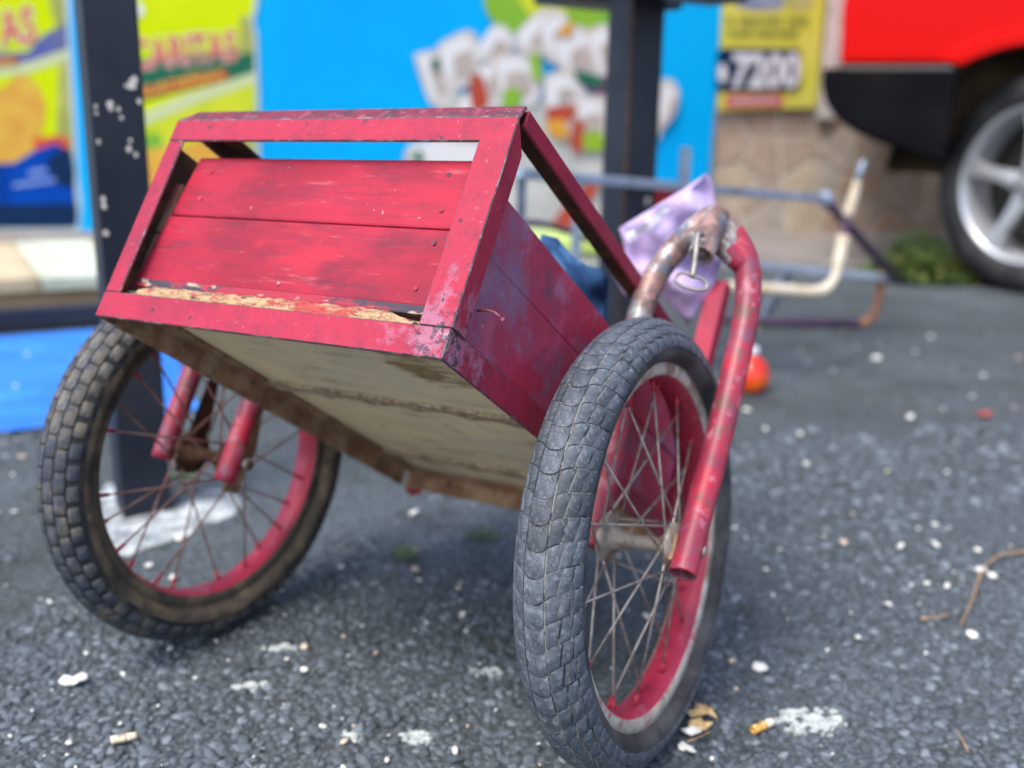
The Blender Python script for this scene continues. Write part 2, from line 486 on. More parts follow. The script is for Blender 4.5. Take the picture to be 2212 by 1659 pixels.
def stone_mat(n, c, d):
    return mat(n, c, [dict(c=d, s=160, lo=.45, hi=.68, d=5, amt=.8), dict(c=tuple(min(1, v * 1.8) for v in c), s=400, lo=.6, hi=.72, d=3, amt=.5)],
               rough=.75, spec=.35, bump=[dict(s=400, k=.5, h=.0006, d=4)])
M_agg = [stone_mat('asphalt stone', (0.098, 0.121, 0.146), (0.060, 0.075, 0.092)),
         stone_mat('dark asphalt stone', (0.068, 0.086, 0.102), (0.034, 0.044, 0.052)),
         stone_mat('pale asphalt stone', (0.17, 0.205, 0.24), (0.10, 0.125, 0.15))]
spots = []
yy = 0.50
while yy < 2.3:
    step = 0.0088 + max(0, yy - 0.95) * 0.009
    half = 0.56 * yy + 0.16
    xx = -half
    while xx < half:
        px, py = xx + rnd.uniform(-.4, .4) * step, yy + rnd.uniform(-.4, .4) * step
        xx += step
        dens = noise.noise((px * 2.1 + 5, py * 2.1, 0.3)) + .55 * noise.noise((px * 6, py * 6, 4.1))
        near = max(0.0, min(1.0, (1.25 - py) / .5))
        thr = .28 - .78 * near - (.62 * min(1, max(0, (px - .12) / .2)) * min(1, max(0, (2.1 - py) / .5)))
        if dens < thr: continue
        s = step * rnd.choice((.3, .42, .5, .58, .72, .85)) * rnd.uniform(.85, 1.15)
        sink = rnd.uniform(-.30, .08) * s
        r_ = rnd.random()
        spots.append((px, py, s, yy < 1.02, sink, 0 if r_ < .55 else (1 if r_ < .87 else 2)))
    yy += step
tag(pebbles('asphalt_aggregate', spots, M_agg), 'coarse grey aggregate stones set in the worn asphalt', 'gravel', kind='stuff')

M_chip = mat('white chip', (0.72, 0.74, 0.70), [dict(c=(0.45, 0.44, 0.38), s=90, lo=.5, hi=.7, d=4, amt=.7)], rough=.75)
M_chip2 = mat('cream chip', (0.62, 0.52, 0.40), [dict(c=(0.40, 0.30, 0.2), s=90, lo=.5, hi=.7, d=4, amt=.7)], rough=.8)
spots = []
for _ in range(640):
    y = rnd.uniform(.72, 3.0) if rnd.random() < .6 else rnd.uniform(.72, 1.5)
    x = rnd.uniform(-.55, .58) * (y + .1)
    if noise.noise((x * 1.7, y * 1.7, 9)) < rnd.uniform(-.5, .45): continue
    s = rnd.choice((.0014, .0018, .0022, .003, .0042)) * (1 + .6 * (y - .8))
    spots.append((x, y, s, s > .004, .0045, 0 if rnd.random() < .8 else 1))
tag(pebbles('pale_grit', spots, [M_chip, M_chip2], (.3, .6)), 'scattered white and cream grit flecks on the asphalt', 'grit', kind='stuff')

# painted strip, pavement
M_blue = mat('blue floor paint', (0.012, 0.15, 0.62), [
    dict(c=(0.035, 0.25, 0.80), s=3.2, lo=.45, hi=.65, d=4, st=(1, 2.2, 1), amt=.8),
    dict(c=(0.006, 0.10, 0.48), s=2.5, lo=.52, hi=.68, d=4, amt=.7),
    dict(c=(0.30, 0.28, 0.27), s=9, lo=.74, hi=.80, d=3, amt=.6)], rough=.6, bump=[dict(s=60, k=.3, h=.002)])
D30 = Vector((math.cos(R(30)), math.sin(R(30)), 0))
N30 = Vector((-math.sin(R(30)), math.cos(R(30)), 0))
def strip(name, A, length0, length1, w0, w1, z, m, thick=0.0):
    P = [A + D30 * length0 + N30 * w0, A + D30 * length1 + N30 * w0, A + D30 * (length1 + .1) + N30 * w1, A + D30 * length0 + N30 * w1]
    V_ = [(p.x, p.y, z) for p in P]
    return tag(link(name, mesh(name, V_, [(0, 1, 2, 3)]), m), kind='structure')
Ablue = Vector((-0.934, 1.754, 0))
strip('painted_pavement', Ablue, -1.6, 0.36, 0, 0.9, 0.006, M_blue)
M_pave = mat('concrete pavement', (0.24, 0.215, 0.20), [
    dict(c=(0.14, 0.13, 0.125), s=4, lo=.42, hi=.62, d=6, amt=.8),
    dict(c=(0.30, 0.26, 0.22), s=9, lo=.55, hi=.7, d=4, amt=.6)], rough=.85, bump=[dict(s=80, k=.4, h=.002)])
bm = bmesh.new()
add_prism(bm, [(.35, 4.28), (1.45, 4.10), (4.5, 4.6), (4.5, 6.3), (-3.5, 4.9), (-3.5, 3.9)], 'z', -.05, .05, .006)
tag(link('pavement', bm_mesh('pavement', bm), M_pave), kind='structure')

# ------------------------------------------------------------------ wall, banner, poster
WD = Vector((1, .18, 0)).normalized()
WN = Vector((.18, -1, 0)).normalized()       # faces the camera
W0 = Vector((0, 5.0, 0))
WM = Matrix((WD, -WN, Vector((0, 0, 1)))).transposed().to_4x4()
WM.translation = W0
WMI = WM.inverted()
def wpx(x, y, off=0.0):
    p = WMI @ on_plane(x, y, W0 + WN * off, WN)
    return (p.x, p.z)
M_plaster = mat('mortar', (0.52, 0.48, 0.41), [
    dict(c=(0.25, 0.22, 0.19), s=5, lo=.45, hi=.65, d=5, amt=.8), dict(c=(0.42, 0.38, 0.33), s=14, lo=.55, hi=.7, d=4, amt=.6)],
    rough=.9, bump=[dict(s=60, k=.5, h=.003)])
wall = empty('stone_wall', WM)
tag(wall, 'wall clad in brown and pink flagstones with pale joints behind the banner', 'wall')
bm = bmesh.new()
add_box(bm, (-4.2, .03, 0), (3.6, .25, 2.2))
link('wall_core', bm_mesh('wall_core', bm), M_plaster, wall)
M_stones = []
for i, (c, d) in enumerate([((.36, .285, .225), (.28, .22, .17)), ((.40, .335, .28), (.31, .255, .21)), ((.34, .245, .175), (.26, .18, .13)), ((.37, .33, .29), (.29, .255, .22)), ((.42, .355, .265), (.33, .27, .20))]):
    M_stones.append(mat('flagstone %d' % i, c, [dict(c=d, s=9, lo=.42, hi=.64, d=6, amt=.85), dict(c=tuple(v * 1.25 for v in c), s=22, lo=.58, hi=.7, d=4, amt=.6)],
                        rough=.85, bump=[dict(s=40, k=.5, h=.003, d=5)]))
# voronoi-cut flagstones
x0, x1, z0, z1 = .985, 2.75, .0, 1.75
seeds = []
gx, gz = 9, 9
r2 = random.Random(11)
for i in range(gx):
    for j in range(gz):
        seeds.append((x0 + (i + .5 + r2.uniform(-.38, .38)) * (x1 - x0) / gx, z0 + (j + .5 + r2.uniform(-.38, .38)) * (z1 - z0) / gz))
for i, s in enumerate(seeds):
    poly = [(x0, z0), (x1, z0), (x1, z1), (x0, z1)]
    for j, t in enumerate(seeds):
        if i == j: continue
        nx, nz = t[0] - s[0], t[1] - s[1]
        L_ = math.hypot(nx, nz)
        if L_ > .8: continue
        nx, nz = nx / L_, nz / L_
        lim = L_ / 2 - .011
        out = []
        for k in range(len(poly)):
            a, b = poly[k], poly[(k + 1) % len(poly)]
            da = (a[0] - s[0]) * nx + (a[1] - s[1]) * nz - lim
            db = (b[0] - s[0]) * nx + (b[1] - s[1]) * nz - lim
            if da <= 0: out.append(a)
            if da * db < 0:
                q = da / (da - db)
                out.append((a[0] + (b[0] - a[0]) * q, a[1] + (b[1] - a[1]) * q))
        poly = out
        if len(poly) < 3: break
    if len(poly) < 3: continue
    bm = bmesh.new()
    d = r2.uniform(.004, .016)
    add_prism(bm, [(p[0], p[1]) for p in poly], 'y', .032, .027 - d * .6, .003)
    link('stone', bm_mesh('stone', bm), M_stones[r2.randrange(5)], wall)
M_trim = mat('pale wall trim', (0.50, 0.46, 0.44), [dict(c=(0.36, 0.33, 0.32), s=12, lo=.45, hi=.65, d=4)], rough=.7)
bm = bmesh.new()
add_box(bm, (1.535, -.03, .62), (1.615, .012, 1.9), .006)
link('trim_strip', bm_mesh('trim_strip', bm), M_trim, wall)

def pm(name, c, rough=.45, c2=None, s=3.0, lo=.4, hi=.65):
    c = tuple(v * .72 for v in c)
    c2 = tuple(v * .72 for v in c2) if c2 else None
    return mat('print ' + name, c, [dict(c=c2, s=s, lo=lo, hi=hi, d=3)] if c2 else (), rough=rough, spec=.08)
banner = empty('banner', WM)
tag(banner, 'large cyan printed food banner with snack bags and a bowl, behind both posts', 'banner')
bm = bmesh.new()
add_box(bm, (-3.6, -.012, .02), (.985, .028, 1.75))
link('sheet', bm_mesh('sheet', bm), pm('cyan', (0.0, 0.47, 1.0), .5, (0.0, 0.38, 1.0), 1.2, .45, .7), banner)
layer = [0]
def shape(name, pts, m, px=True, parent=banner, z=None, smooth=0):
    """a flat printed shape on the banner plane, given by its corners in the photograph"""
    layer[0] += 1
    off = .0125 + .0004 * layer[0] if z is None else z
    P = [wpx(x, y, .013) for x, y in pts] if px else pts
    if smooth:
        P3 = catmull([(p[0], p[1], 0) for p in P] + [(P[0][0], P[0][1], 0)], smooth)[:-1]
        P = [(p.x, p.y) for p in P3]
    me = bpy.data.meshes.new(name)
    v, e, f, _, _, _ = delaunay_2d_cdt([Vector(p) for p in P], [(i, (i + 1) % len(P)) for i in range(len(P))], [], 1, 1e-5)
    me.from_pydata([(p.x, -off, p.y) for p in v], [], [tuple(q) for q in f])
    me.update()
    return link(name, me, m, parent)

def text_mesh(txt, size, offset=0.0, shear=0.0, space=1.0):
    c = bpy.data.curves.new('t', 'FONT')
    c.body = txt; c.size = size; c.offset = offset; c.shear = shear; c.space_character = space
    c.align_x = 'LEFT'; c.fill_mode = 'FRONT'; c.resolution_u = 3
    o = bpy.data.objects.new('t', c)
    col.objects.link(o)
    bpy.context.view_layer.update()
    me = bpy.data.meshes.new_from_object(o.evaluated_get(bpy.context.evaluated_depsgraph_get()))
    bpy.data.objects.remove(o)
    return me
def lettering(name, txt, m, a, b, hpx, offset=0.0, parent=banner, raise_=0, shear=0.0, stretch=1.0):
    """printed words from photo point a (left end of the baseline) to b (right end); hpx the letter height in photo px"""
    layer[0] += 1
    A, B = wpx(*a, .013), wpx(*b, .013)
    T = wpx(a[0], a[1] - hpx, .013)
    me = text_mesh(txt, 1.0, offset, shear)
    ref = text_mesh(txt, 1.0, 0.0, shear)
    xs = [v.co.x for v in ref.vertices]
    ys = [v.co.y for v in ref.vertices]
    w0, w1, h0, h1 = min(xs), max(xs), 0.0, max(ys)
    dx, dz = B[0] - A[0], B[1] - A[1]
    L_ = math.hypot(dx, dz)
    ex = (dx / L_, dz / L_)
    hh = abs(T[1] - A[1])
    off = .0125 + .0004 * layer[0] + raise_
    for v in me.vertices:
        s = (v.co.x - w0) / (w1 - w0) * L_
        t = (v.co.y - h0) / (h1 - h0) * hh
        v.co = Vector((A[0] + ex[0] * s - ex[1] * t * .3, -off, A[1] + ex[1] * s + t))
    bpy.data.meshes.remove(ref)
    return link(name, me, m, parent)

P_yel = pm('yellow', (0.66, 0.84, 0.0), c2=(0.74, 0.88, .01))
P_lime = pm('lime', (0.55, 0.70, 0.03), c2=(0.70, 0.78, .05), s=6)
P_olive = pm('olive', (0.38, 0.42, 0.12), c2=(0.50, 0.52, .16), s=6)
P_white = pm('white', (0.80, 0.84, 0.88))
P_lred = pm('letter red', (0.70, 0.10, 0.06))
P_red = pm('red', (0.50, 0.07, 0.045), c2=(.42, .12, .07), s=12)
P_orange = pm('orange', (0.72, 0.36, 0.06), c2=(0.82, 0.52, .08), s=9)
P_chip = pm('crisp', (0.78, 0.50, 0.08), c2=(0.72, 0.38, .07), s=8)
P_navy = pm('navy', (0.006, 0.03, 0.10))
P_blue = pm('blue', (0.0, 0.075, 0.50), c2=(0.0, 0.045, .32), s=5)
P_slate = pm('slate', (0.17, 0.19, 0.33), c2=(0.10, 0.13, .45), s=5)
P_pale = pm('pale edge', (0.55, 0.72, 0.80))
P_cream = pm('cream', (0.62, 0.72, 0.42))
P_dgreen = pm('dark green', (0.02, 0.16, 0.09))
P_green = pm('green', (0.20, 0.50, 0.06), c2=(0.30, 0.52, .04), s=7)
P_fish = pm('fish white', (0.72, 0.74, 0.76), c2=(0.60, 0.56, .52), s=9)
P_fish2 = pm('fish pink', (0.47, 0.42, 0.40), c2=(0.55, 0.50, .46), s=9)
P_bowl = pm('bowl', (0.50, 0.54, 0.53), c2=(0.62, 0.66, .64), s=5)
P_onion = pm('onion', (0.16, 0.04, 0.14))
P_ltext = pm('light blue text', (0.25, 0.40, 0.75))

# left snack bag
shape('bag_edge', [(-420, -40), (150, -40), (152, 60), (156, 130), (163, 250), (168, 370), (176, 440), (172, 500), (-420, 503)], P_pale)
shape('bag_print', [(-420, -40), (138, -40), (144, 60), (147, 130), (155, 250), (158, 370), (168, 470), (163, 492), (-420, 496)], P_yel)
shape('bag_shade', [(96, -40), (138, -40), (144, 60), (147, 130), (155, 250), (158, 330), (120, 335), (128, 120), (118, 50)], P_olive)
shape('bag_band', [(-420, 120), (60, 112), (100, 70), (143, 52), (147, 108), (60, 136), (-420, 190)], P_slate)
shape('bag_swoosh', [(-420, 182), (60, 134), (147, 106), (149, 128), (60, 158), (-420, 205)], P_cream)
shape('crisp', [(-420, 330), (-40, 210), (50, 160), (98, 225), (78, 320), (40, 350), (-420, 380)], P_chip, smooth=4)
shape('bag_fruit', [(70, 300), (125, 292), (150, 300), (152, 330), (80, 335)], P_lred)
shape('bag_base', [(-420, 372), (30, 352), (75, 325), (120, 308), (156, 330), (166, 470), (162, 491), (-420, 495)], P_blue)
shape('bag_dark', [(100, 345), (150, 320), (160, 400), (120, 395)], P_navy, smooth=4)
shape('bag_seam', [(-420, 452), (166, 438), (168, 472), (163, 491), (-420, 495)], P_navy)
shape('small_print', [(62, 370), (100, 362), (102, 372), (64, 380)], P_ltext)
shape('small_print', [(30, 396), (120, 384), (120, 392), (30, 405)], P_ltext)
lettering('letter_outline', 'CARITAS', P_white, (-190, 128), (80, 88), 74, .045)
lettering('letter', 'CARITAS', P_lred, (-190, 128), (80, 88), 74, .016)
shape('ribbon', [(-300, 150), (40, 122), (42, 138), (-300, 172)], P_red)
shape('ribbon_text', [(-300, 157), (28, 128), (30, 134), (-300, 164)], P_orange)
# second snack bag
shape('bag_edge', [(262, -40), (560, -40), (556, 20), (548, 45), (556, 75), (560, 230), (562, 420), (280, 480)], P_pale)
shape('bag_print', [(268, -40), (552, -40), (548, 18), (540, 45), (549, 78), (552, 230), (554, 412), (285, 470)], P_yel)
shape('bag_band', [(268, 130), (480, 110), (548, 95), (551, 158), (268, 230)], P_dgreen)
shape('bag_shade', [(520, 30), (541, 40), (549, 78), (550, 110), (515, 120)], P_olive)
shape('bag_swoosh', [(268, 262), (400, 205), (551, 155), (552, 178), (420, 225), (268, 290)], P_cream)
shape('bag_lime', [(268, 292), (420, 226), (552, 180), (553, 300), (268, 330)], P_lime)
shape('bag_green', [(268, 300), (340, 288), (345, 320), (268, 330)], P_green, smooth=4)
shape('crisp', [(268, 328), (420, 310), (552, 250), (554, 412), (285, 470)], P_chip)
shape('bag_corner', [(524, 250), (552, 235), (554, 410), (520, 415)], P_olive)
shape('bag_badge', [(275, -10), (300, 5), (312, 25), (300, 38), (275, 32)], P_white, smooth=4)
lettering('letter_outline', 'CARITAS', P_white, (290, 150), (512, 128), 62, .045)
lettering('letter', 'CARITAS', P_lred, (290, 150), (512, 128), 62, .018)
shape('ribbon', [(268, 196), (490, 150), (493, 172), (268, 222)], P_red)
lettering('ribbon_text', 'ALADEÑAS', P_orange, (292, 212), (484, 170), 28, .02)
# bowl of fish
shape('leaf', [(1040, -40), (1330, -40), (1325, 95), (1270, 70), (1200, 58), (1130, 78), (1085, 62), (1058, 40), (1045, 10)], P_green, smooth=4)
shape('leaf', [(1100, -40), (1240, -40), (1215, 30), (1150, 40)], P_lime, smooth=4)
shape('bowl', [(900, 150), (1000, 205), (1150, 215), (1300, 235), (1430, 170), (1462, 200), (1425, 290), (1370, 400), (1290, 500), (1130, 512), (1000, 430), (880, 372), (884, 312), (935, 300), (945, 235)], P_bowl, smooth=3)
shape('bowl_rim', [(884, 314), (935, 303), (1050, 312), (1052, 356), (900, 362)], P_white)
fish = [((893, 118), (945, 108), (985, 140), (975, 215), (930, 225)), ((945, 95), (1005, 66), (1030, 85), (1035, 160), (985, 195), (955, 180)),
        ((1028, 105), (1068, 52), (1100, 68), (1108, 105), (1065, 128), (1035, 130)), ((1110, 75), (1165, 22), (1210, 30), (1208, 105), (1160, 120), (1118, 112)),
        ((1165, 50), (1210, 22), (1228, 60), (1222, 125), (1180, 130)), ((1190, 100), (1240, 55), (1300, 90), (1318, 160), (1250, 165), (1205, 145)),
        ((1262, 72), (1300, 52), (1330, 90), (1330, 175), (1290, 165)), ((1055, 125), (1120, 115), (1162, 150), (1155, 225), (1060, 228)),
        ((1030, 150), (1065, 132), (1080, 200), (1040, 215)), ((1172, 165), (1225, 150), (1265, 205), (1240, 275), (1180, 240)),
        ((1005, 200), (1060, 215), (1050, 260), (980, 255)), ((1230, 215), (1310, 205), (1308, 290), (1250, 330), (1225, 290)), ((1430, 175), (1462, 195), (1450, 245), (1420, 280))]
for q, f in enumerate(fish):
    shape('fish_piece', list(f), P_fish, smooth=3)
    cx_, cy_ = sum(p[0] for p in f) / len(f), sum(p[1] for p in f) / len(f)
    shape('fish_light', [(cx_ + (p[0] - cx_) * .72 - 5, cy_ + (p[1] - cy_) * .66 - 7) for p in f], P_white, smooth=3)
    shape('fish_face', [(cx_ + (p[0] - cx_) * .50 + 8, cy_ + (p[1] - cy_) * .50 + 11) for p in f], P_fish2, smooth=3)
for (m, pts) in [(P_red, [(1015, 160), (1040, 165), (1052, 225), (1022, 240), (1012, 200)]), (P_red, [(1180, 232), (1245, 228), (1225, 262), (1180, 258)]),
                 (P_orange, [(1205, 60), (1235, 48), (1230, 75), (1210, 80)]), (P_green, [(1085, 195), (1120, 190), (1118, 232), (1084, 232)]),
                 (P_green, [(1140, 120), (1162, 118), (1168, 170), (1150, 175)]), (P_dgreen, [(932, 125), (948, 128), (944, 150), (930, 145)]),
                 (P_onion, [(1240, 175), (1310, 165), (1318, 205), (1280, 198)]), (P_dgreen, [(1235, 150), (1290, 165), (1300, 190), (1250, 180)]),
                 (P_orange, [(1175, 262), (1215, 258), (1220, 300), (1185, 290)]), (P_red, [(1235, 250), (1260, 270), (1250, 330), (1228, 310)]),
                 (P_green, [(1255, 290), (1290, 280), (1300, 320), (1262, 325)]), (P_red, [(1185, 485), (1255, 400), (1300, 380), (1280, 420), (1215, 500)]),
                 (P_green, [(1200, 380), (1235, 372), (1230, 410), (1200, 412)]), (P_dgreen, [(888, 345), (905, 320), (912, 352)])]:
    shape('garnish', pts, m, smooth=3)

# price poster
poster = empty('price_poster', WM)
tag(poster, 'yellow price poster reading 7200 on the stone wall beside the red car', 'poster')
P_pyel = pm('poster yellow', (0.66, 0.70, 0.09), c2=(0.72, 0.70, .14), s=4)
pq = [wpx(1553, 238, .03), wpx(1766, 232, .03), wpx(1796, -160, .03), wpx(1570, -160, .03)]
bm = bmesh.new()
add_prism(bm, pq, 'y', -.008, -.020)
link('sheet', bm_mesh('sheet', bm), P_pyel, poster)
layer[0] = 24
shape('picture', [(1590, -120), (1690, -120), (1690, 8), (1665, 22), (1610, 20), (1585, 0)], pm('picture', (0.20, 0.28, 0.42), c2=(.35, .42, .5), s=6), parent=poster, smooth=4)
shape('picture_leaf', [(1690, -40), (1745, -40), (1752, 14), (1700, 18)], pm('picture green', (0.30, 0.42, 0.10), c2=(.5, .5, .2), s=8), parent=poster, smooth=4)
shape('price_panel', [(1548, 112), (1560, 104), (1722, 106), (1728, 116), (1724, 190), (1714, 197), (1552, 198), (1545, 190)], P_navy, parent=poster)
shape('offer_strip', [(1566, 204), (1690, 203), (1688, 230), (1564, 232)], pm('offer strip', (0.62, 0.10, 0.10)), parent=poster)
shape('offer_text', [(1576, 210), (1680, 209), (1679, 224), (1575, 226)], pm('offer text', (0.62, 0.36, 0.40)), parent=poster)
for (y0, y1, segs) in [(36, 52, [(1568, 1586), (1594, 1640), (1646, 1690), (1696, 1745)]), (64, 78, [(1570, 1584), (1590, 1622), (1630, 1668), (1674, 1720)])]:
    for (a, b) in segs:
        k = a
        while k < b - 4:      # unreadable small print: short uneven strokes
            shape('small_print', [(k, y0 + rnd.uniform(0, 4)), (k + 5.5, y0 + rnd.uniform(0, 3)), (k + 5.5, y1 - rnd.uniform(0, 3)), (k, y1)], pm_dark if 'pm_dark' in globals() else globals().setdefault('pm_dark', pm('small print', (0.10, 0.16, 0.06))), parent=poster, z=.034)
            k += 8
lettering('price', '7200', pm('price white', (0.70, 0.76, 0.84)), (1578, 187), (1718, 186), 68, .045, parent=poster, raise_=.002)
shape('currency_mark', [(1548, 145), (1556, 138), (1564, 145), (1566, 170), (1558, 178), (1549, 172)], P_white, parent=poster, smooth=3)

# ------------------------------------------------------------------ posts
M_post = mat('dark blue grey steel paint', (0.020, 0.026, 0.040), [
    dict(c=(0.034, 0.041, 0.054), s=5, lo=.45, hi=.65, d=5, amt=.7),
    dict(c=(0.012, 0.016, 0.026), s=9, lo=.55, hi=.7, d=4, amt=.6)], rough=.45, spec=.22, bump=[dict(s=50, k=.15, h=.001)])
M_fleck = mat('bare plaster fleck', (0.66, 0.63, 0.58), rough=.8)
AZ = R(-57)
def post(name, P, a, h, label, flecks, rot=AZ):
    M_ = Matrix.Translation(P) @ Matrix.Rotation(rot + R(90), 4, 'Z')      # local -Y is the front face
    o = empty(name, M_)
    tag(o, label, 'post')
    bm = bmesh.new()
    add_box(bm, (-a / 2, -a / 2, 0), (a / 2, a / 2, h), a * .06)
    link('shaft', bm_mesh('shaft', bm), M_post, o)
    bm = bmesh.new()
    add_box(bm, (-a * .5 - .002, -a * .50, .002), (-a * .5 + .003, -a * .46, h), 0)
    link('weld_seam', bm_mesh('weld_seam', bm), M_drust if a > .075 else M_post, o)
    r3 = random.Random(3)
    for (fx, fz, s) in flecks:
        bm = bmesh.new()
        n = 9
        ring = [(fx + math.cos(2 * math.pi * k / n) * s * r3.uniform(.6, 1.2), fz + math.sin(2 * math.pi * k / n) * s * r3.uniform(.8, 1.6)) for k in range(n)]
        add_prism(bm, ring, 'y', -a / 2 - .0012, -a / 2 + .001)
        link('paint_fleck', bm_mesh('paint_fleck', bm), M_fleck, o)
    return o
PL = Vector((-.545, 1.405, 0))
fl = []
nrmL = Vector((math.cos(AZ), math.sin(AZ), 0))
MLI = (Matrix.Translation(PL) @ Matrix.Rotation(AZ + R(90), 4, 'Z')).inverted()
for (x, y, s) in [(285, 183, .0085), (290, 172, .006), (300, 218, .004), (237, 226, .006), (240, 236, .004), (256, 236, .0036), (262, 254, .0036), (194, 230, .0034), (193, 244, .003), (282, 304, .0036), (279, 322, .0046), (294, 334, .004), (196, 306, .0034), (272, 185, .003), (207, 430, .005), (209, 445, .005), (212, 505, .005), (330, 470, .003)]:
    p = MLI @ on_plane(x, y, PL + nrmL * .0335, nrmL)
    fl.append((max(-.029, min(.029, p.x)), p.z, s * .72))
post('steel_post', PL, .067, 2.4, 'dark steel post flecked with pale paint, left of the cart', fl)
PR = Vector((.236, 2.16, 0))
post('steel_post', PR, .082, 2.4, 'dark steel post with a brown weld seam, behind the cart in front of the bowl', [(.01, .33, .006), (.018, .30, .007), (.0, .36, .006), (.02, .42, .006), (-.01, .27, .01), (.015, .25, .012)])
bm = bmesh.new()
SM = Matrix.Translation(PR) @ Matrix.Rotation(AZ + R(90), 4, 'Z')
add_box(bm, (-.125, -.042 - .11, .812), (.16, -.0425, .845), .004, SM)
add_box(bm, (-.125, .0425, .812), (.16, .19, .845), .004, SM)
tag(link('steel_shelf', bm_mesh('steel_shelf', bm), M_post), 'dark shelf plates bolted to the post behind the cart at top edge', 'shelf')
A = Vector((-1.33, 2.63, 0))
bm = bmesh.new()
RM = Matrix((D30, N30, Vector((0, 0, 1)))).transposed().to_4x4()
RM.translation = A
add_box(bm, (-1.2, 0, .006), (.75, .05, .062), .003, RM)
tag(link('base_rail', bm_mesh('base_rail', bm), M_post), 'dark steel rail lying along the blue painted strip, left of the post', 'rail')
M_deck = [mat('weathered plank %d' % i, c, [dict(c=d, s=8, lo=.42, hi=.62, d=5, st=(1, .3, 1), amt=.8)], rough=.8, bump=[dict(s=30, k=.3, h=.002, st=(1, .2, 1))])
          for i, (c, d) in enumerate([((.50, .42, .28), (.30, .24, .13)), ((.52, .58, .48), (.42, .46, .36)), ((.42, .30, .18), (.3, .2, .1)), ((.5, .45, .33), (.36, .3, .2)) ])]
deck = empty('wooden_deck', RM)
tag(deck, 'low deck of pale and brown wooden planks behind the dark rail', 'deck')
for i, (a, b, mi) in enumerate([(-.95, -.52, 0), (-.515, -.10, 3), (-.095, .085, 0), (.09, .33, 1), (.335, .75, 0)]):
    bm = bmesh.new()
    add_box(bm, (a, .14, .085), (b, 1.05, .125), .004)
    p = link('plank', bm_mesh('plank', bm), M_deck[mi], deck)
bm = bmesh.new()
add_box(bm, (-.95, .16, .0), (.75, .22, .085)); add_box(bm, (-.95, .9, .0), (.75, .96, .085))
link('bearer', bm_mesh('bearer', bm), M_deck[2], deck)

# ------------------------------------------------------------------ hand cart
C0 = Vector((-0.04988, 0.68895, 0.41064))
U = Vector((0.87058, -0.49136, 0.02558)); Vv = Vector((0.25374, 0.4929, 0.83227)); Wv = Vector((0.42155, 0.71806, -0.55378))
U.normalize(); Wv = (Wv - U * Wv.dot(U)).normalized(); Vv = U.cross(Wv).normalized()
CM = Matrix((U, Wv, Vv)).transposed().to_4x4()
c1 = Vector((0.11952, 0.85222, 0.205)); n1 = Vector((0.86998, -0.48442, 0.09203)).normalized()
c2 = Vector((-0.33374, 1.06613, 0.205)); n2 = Vector((0.84863, -0.52819, 0.0291)).normalized()
base = (c1 + c2) / 2; base.z = 0
K = CM.inverted().to_3x3() @ (base - C0)        # local offset of the base
CM.translation = base
cart = empty('hand_cart', CM)
tag(cart, 'tipped-back red wooden box handcart on two bicycle wheels', 'handcart')
KO = -K
def shift(bm):
    for v in bm.verts: v.co += KO
    return bm
def cpart(name, bm, m, parent=None, smooth=False):
    return link(name, bm_mesh(name, shift(bm)), m, parent or cart, smooth)
WB, HB, LB = .3646, .2005, .54
M_frame = frame_mat(tuple(Vector((-.005, .005, .012)) + KO))
TH = .0032
def ang(name, poly, axis, t0, t1, m=None, bev=.0009, cap=None, **k):
    bm = bmesh.new()
    add_prism(bm, poly, axis, t0, t1, bev, edge=1, **k)
    if cap:
        bmesh.ops.recalc_face_normals(bm, faces=bm.faces)
        for f in bm.faces:
            if f.material_index == 0 and cap(f): f.material_index = 2
    return cpart(name, bm, [m or M_frame, M_edge if m is None else m, M_dusty])
# front frame: local x right, y back, z up
# top bar: front flange and a leaning cap flange
ang('top_bar', [(0, .1785), (0, .2005), (.0085, .2155), (.0112, .2140), (.0032, .1990), (.0032, .1785)], 'x', -WB, 0,
    sh0=lambda y, z: max(0, z - .2005) * .9 , sh1=lambda y, z: max(0, z - .2005) * -.1, cap=lambda f: f.calc_center_median().z > .2015)
# bottom bar: front flange and a ledge at its top
ang('bottom_bar', [(0, 0), (0, .0243), (.021, .0243), (.021, .0212), (TH, .0212), (TH, 0)], 'x', -WB, 0)
# side bars
lb_ = ang('left_bar', [(-WB, .0002), (-WB + .0185, .0002), (-WB + .0185, TH), (-WB + TH, TH), (-WB + TH, .046), (-WB, .046)], 'z', .0243, .1785, cap=lambda f: f.normal.x > .7 and f.calc_center_median().y > .01)
lb_.data.materials[2] = M_drust
ang('right_bar', [(-.028, .0002 - .0012), (.0012, .0002 - .0012), (.0012, .0195), (-.002, .0195), (-.002, TH), (-.028, TH)], 'z', .0238, .1995,
    sh1=lambda x, y: -y * 1.15 - max(0, -x - .004) * .78)
# lower side rails
ang('lower_rail', [(0, 0), (0, .0243), (-.021, .0243), (-.021, .0212), (-TH, .0212), (-TH, 0)], 'y', .0034, LB)
ang('lower_rail', [(-WB, 0), (-WB, .0243), (-WB + .021, .0243), (-WB + .021, .0212), (-WB + TH, .0212), (-WB + TH, 0)], 'y', .0034, LB - .012, M_rust)
ang('rear_bar', [(LB, 0), (LB, .0243), (LB - .021, .0243), (LB - .021, .0212), (LB - TH, .0212), (LB - TH, 0)], 'x', -WB + .0003, -.0035, M_rust)
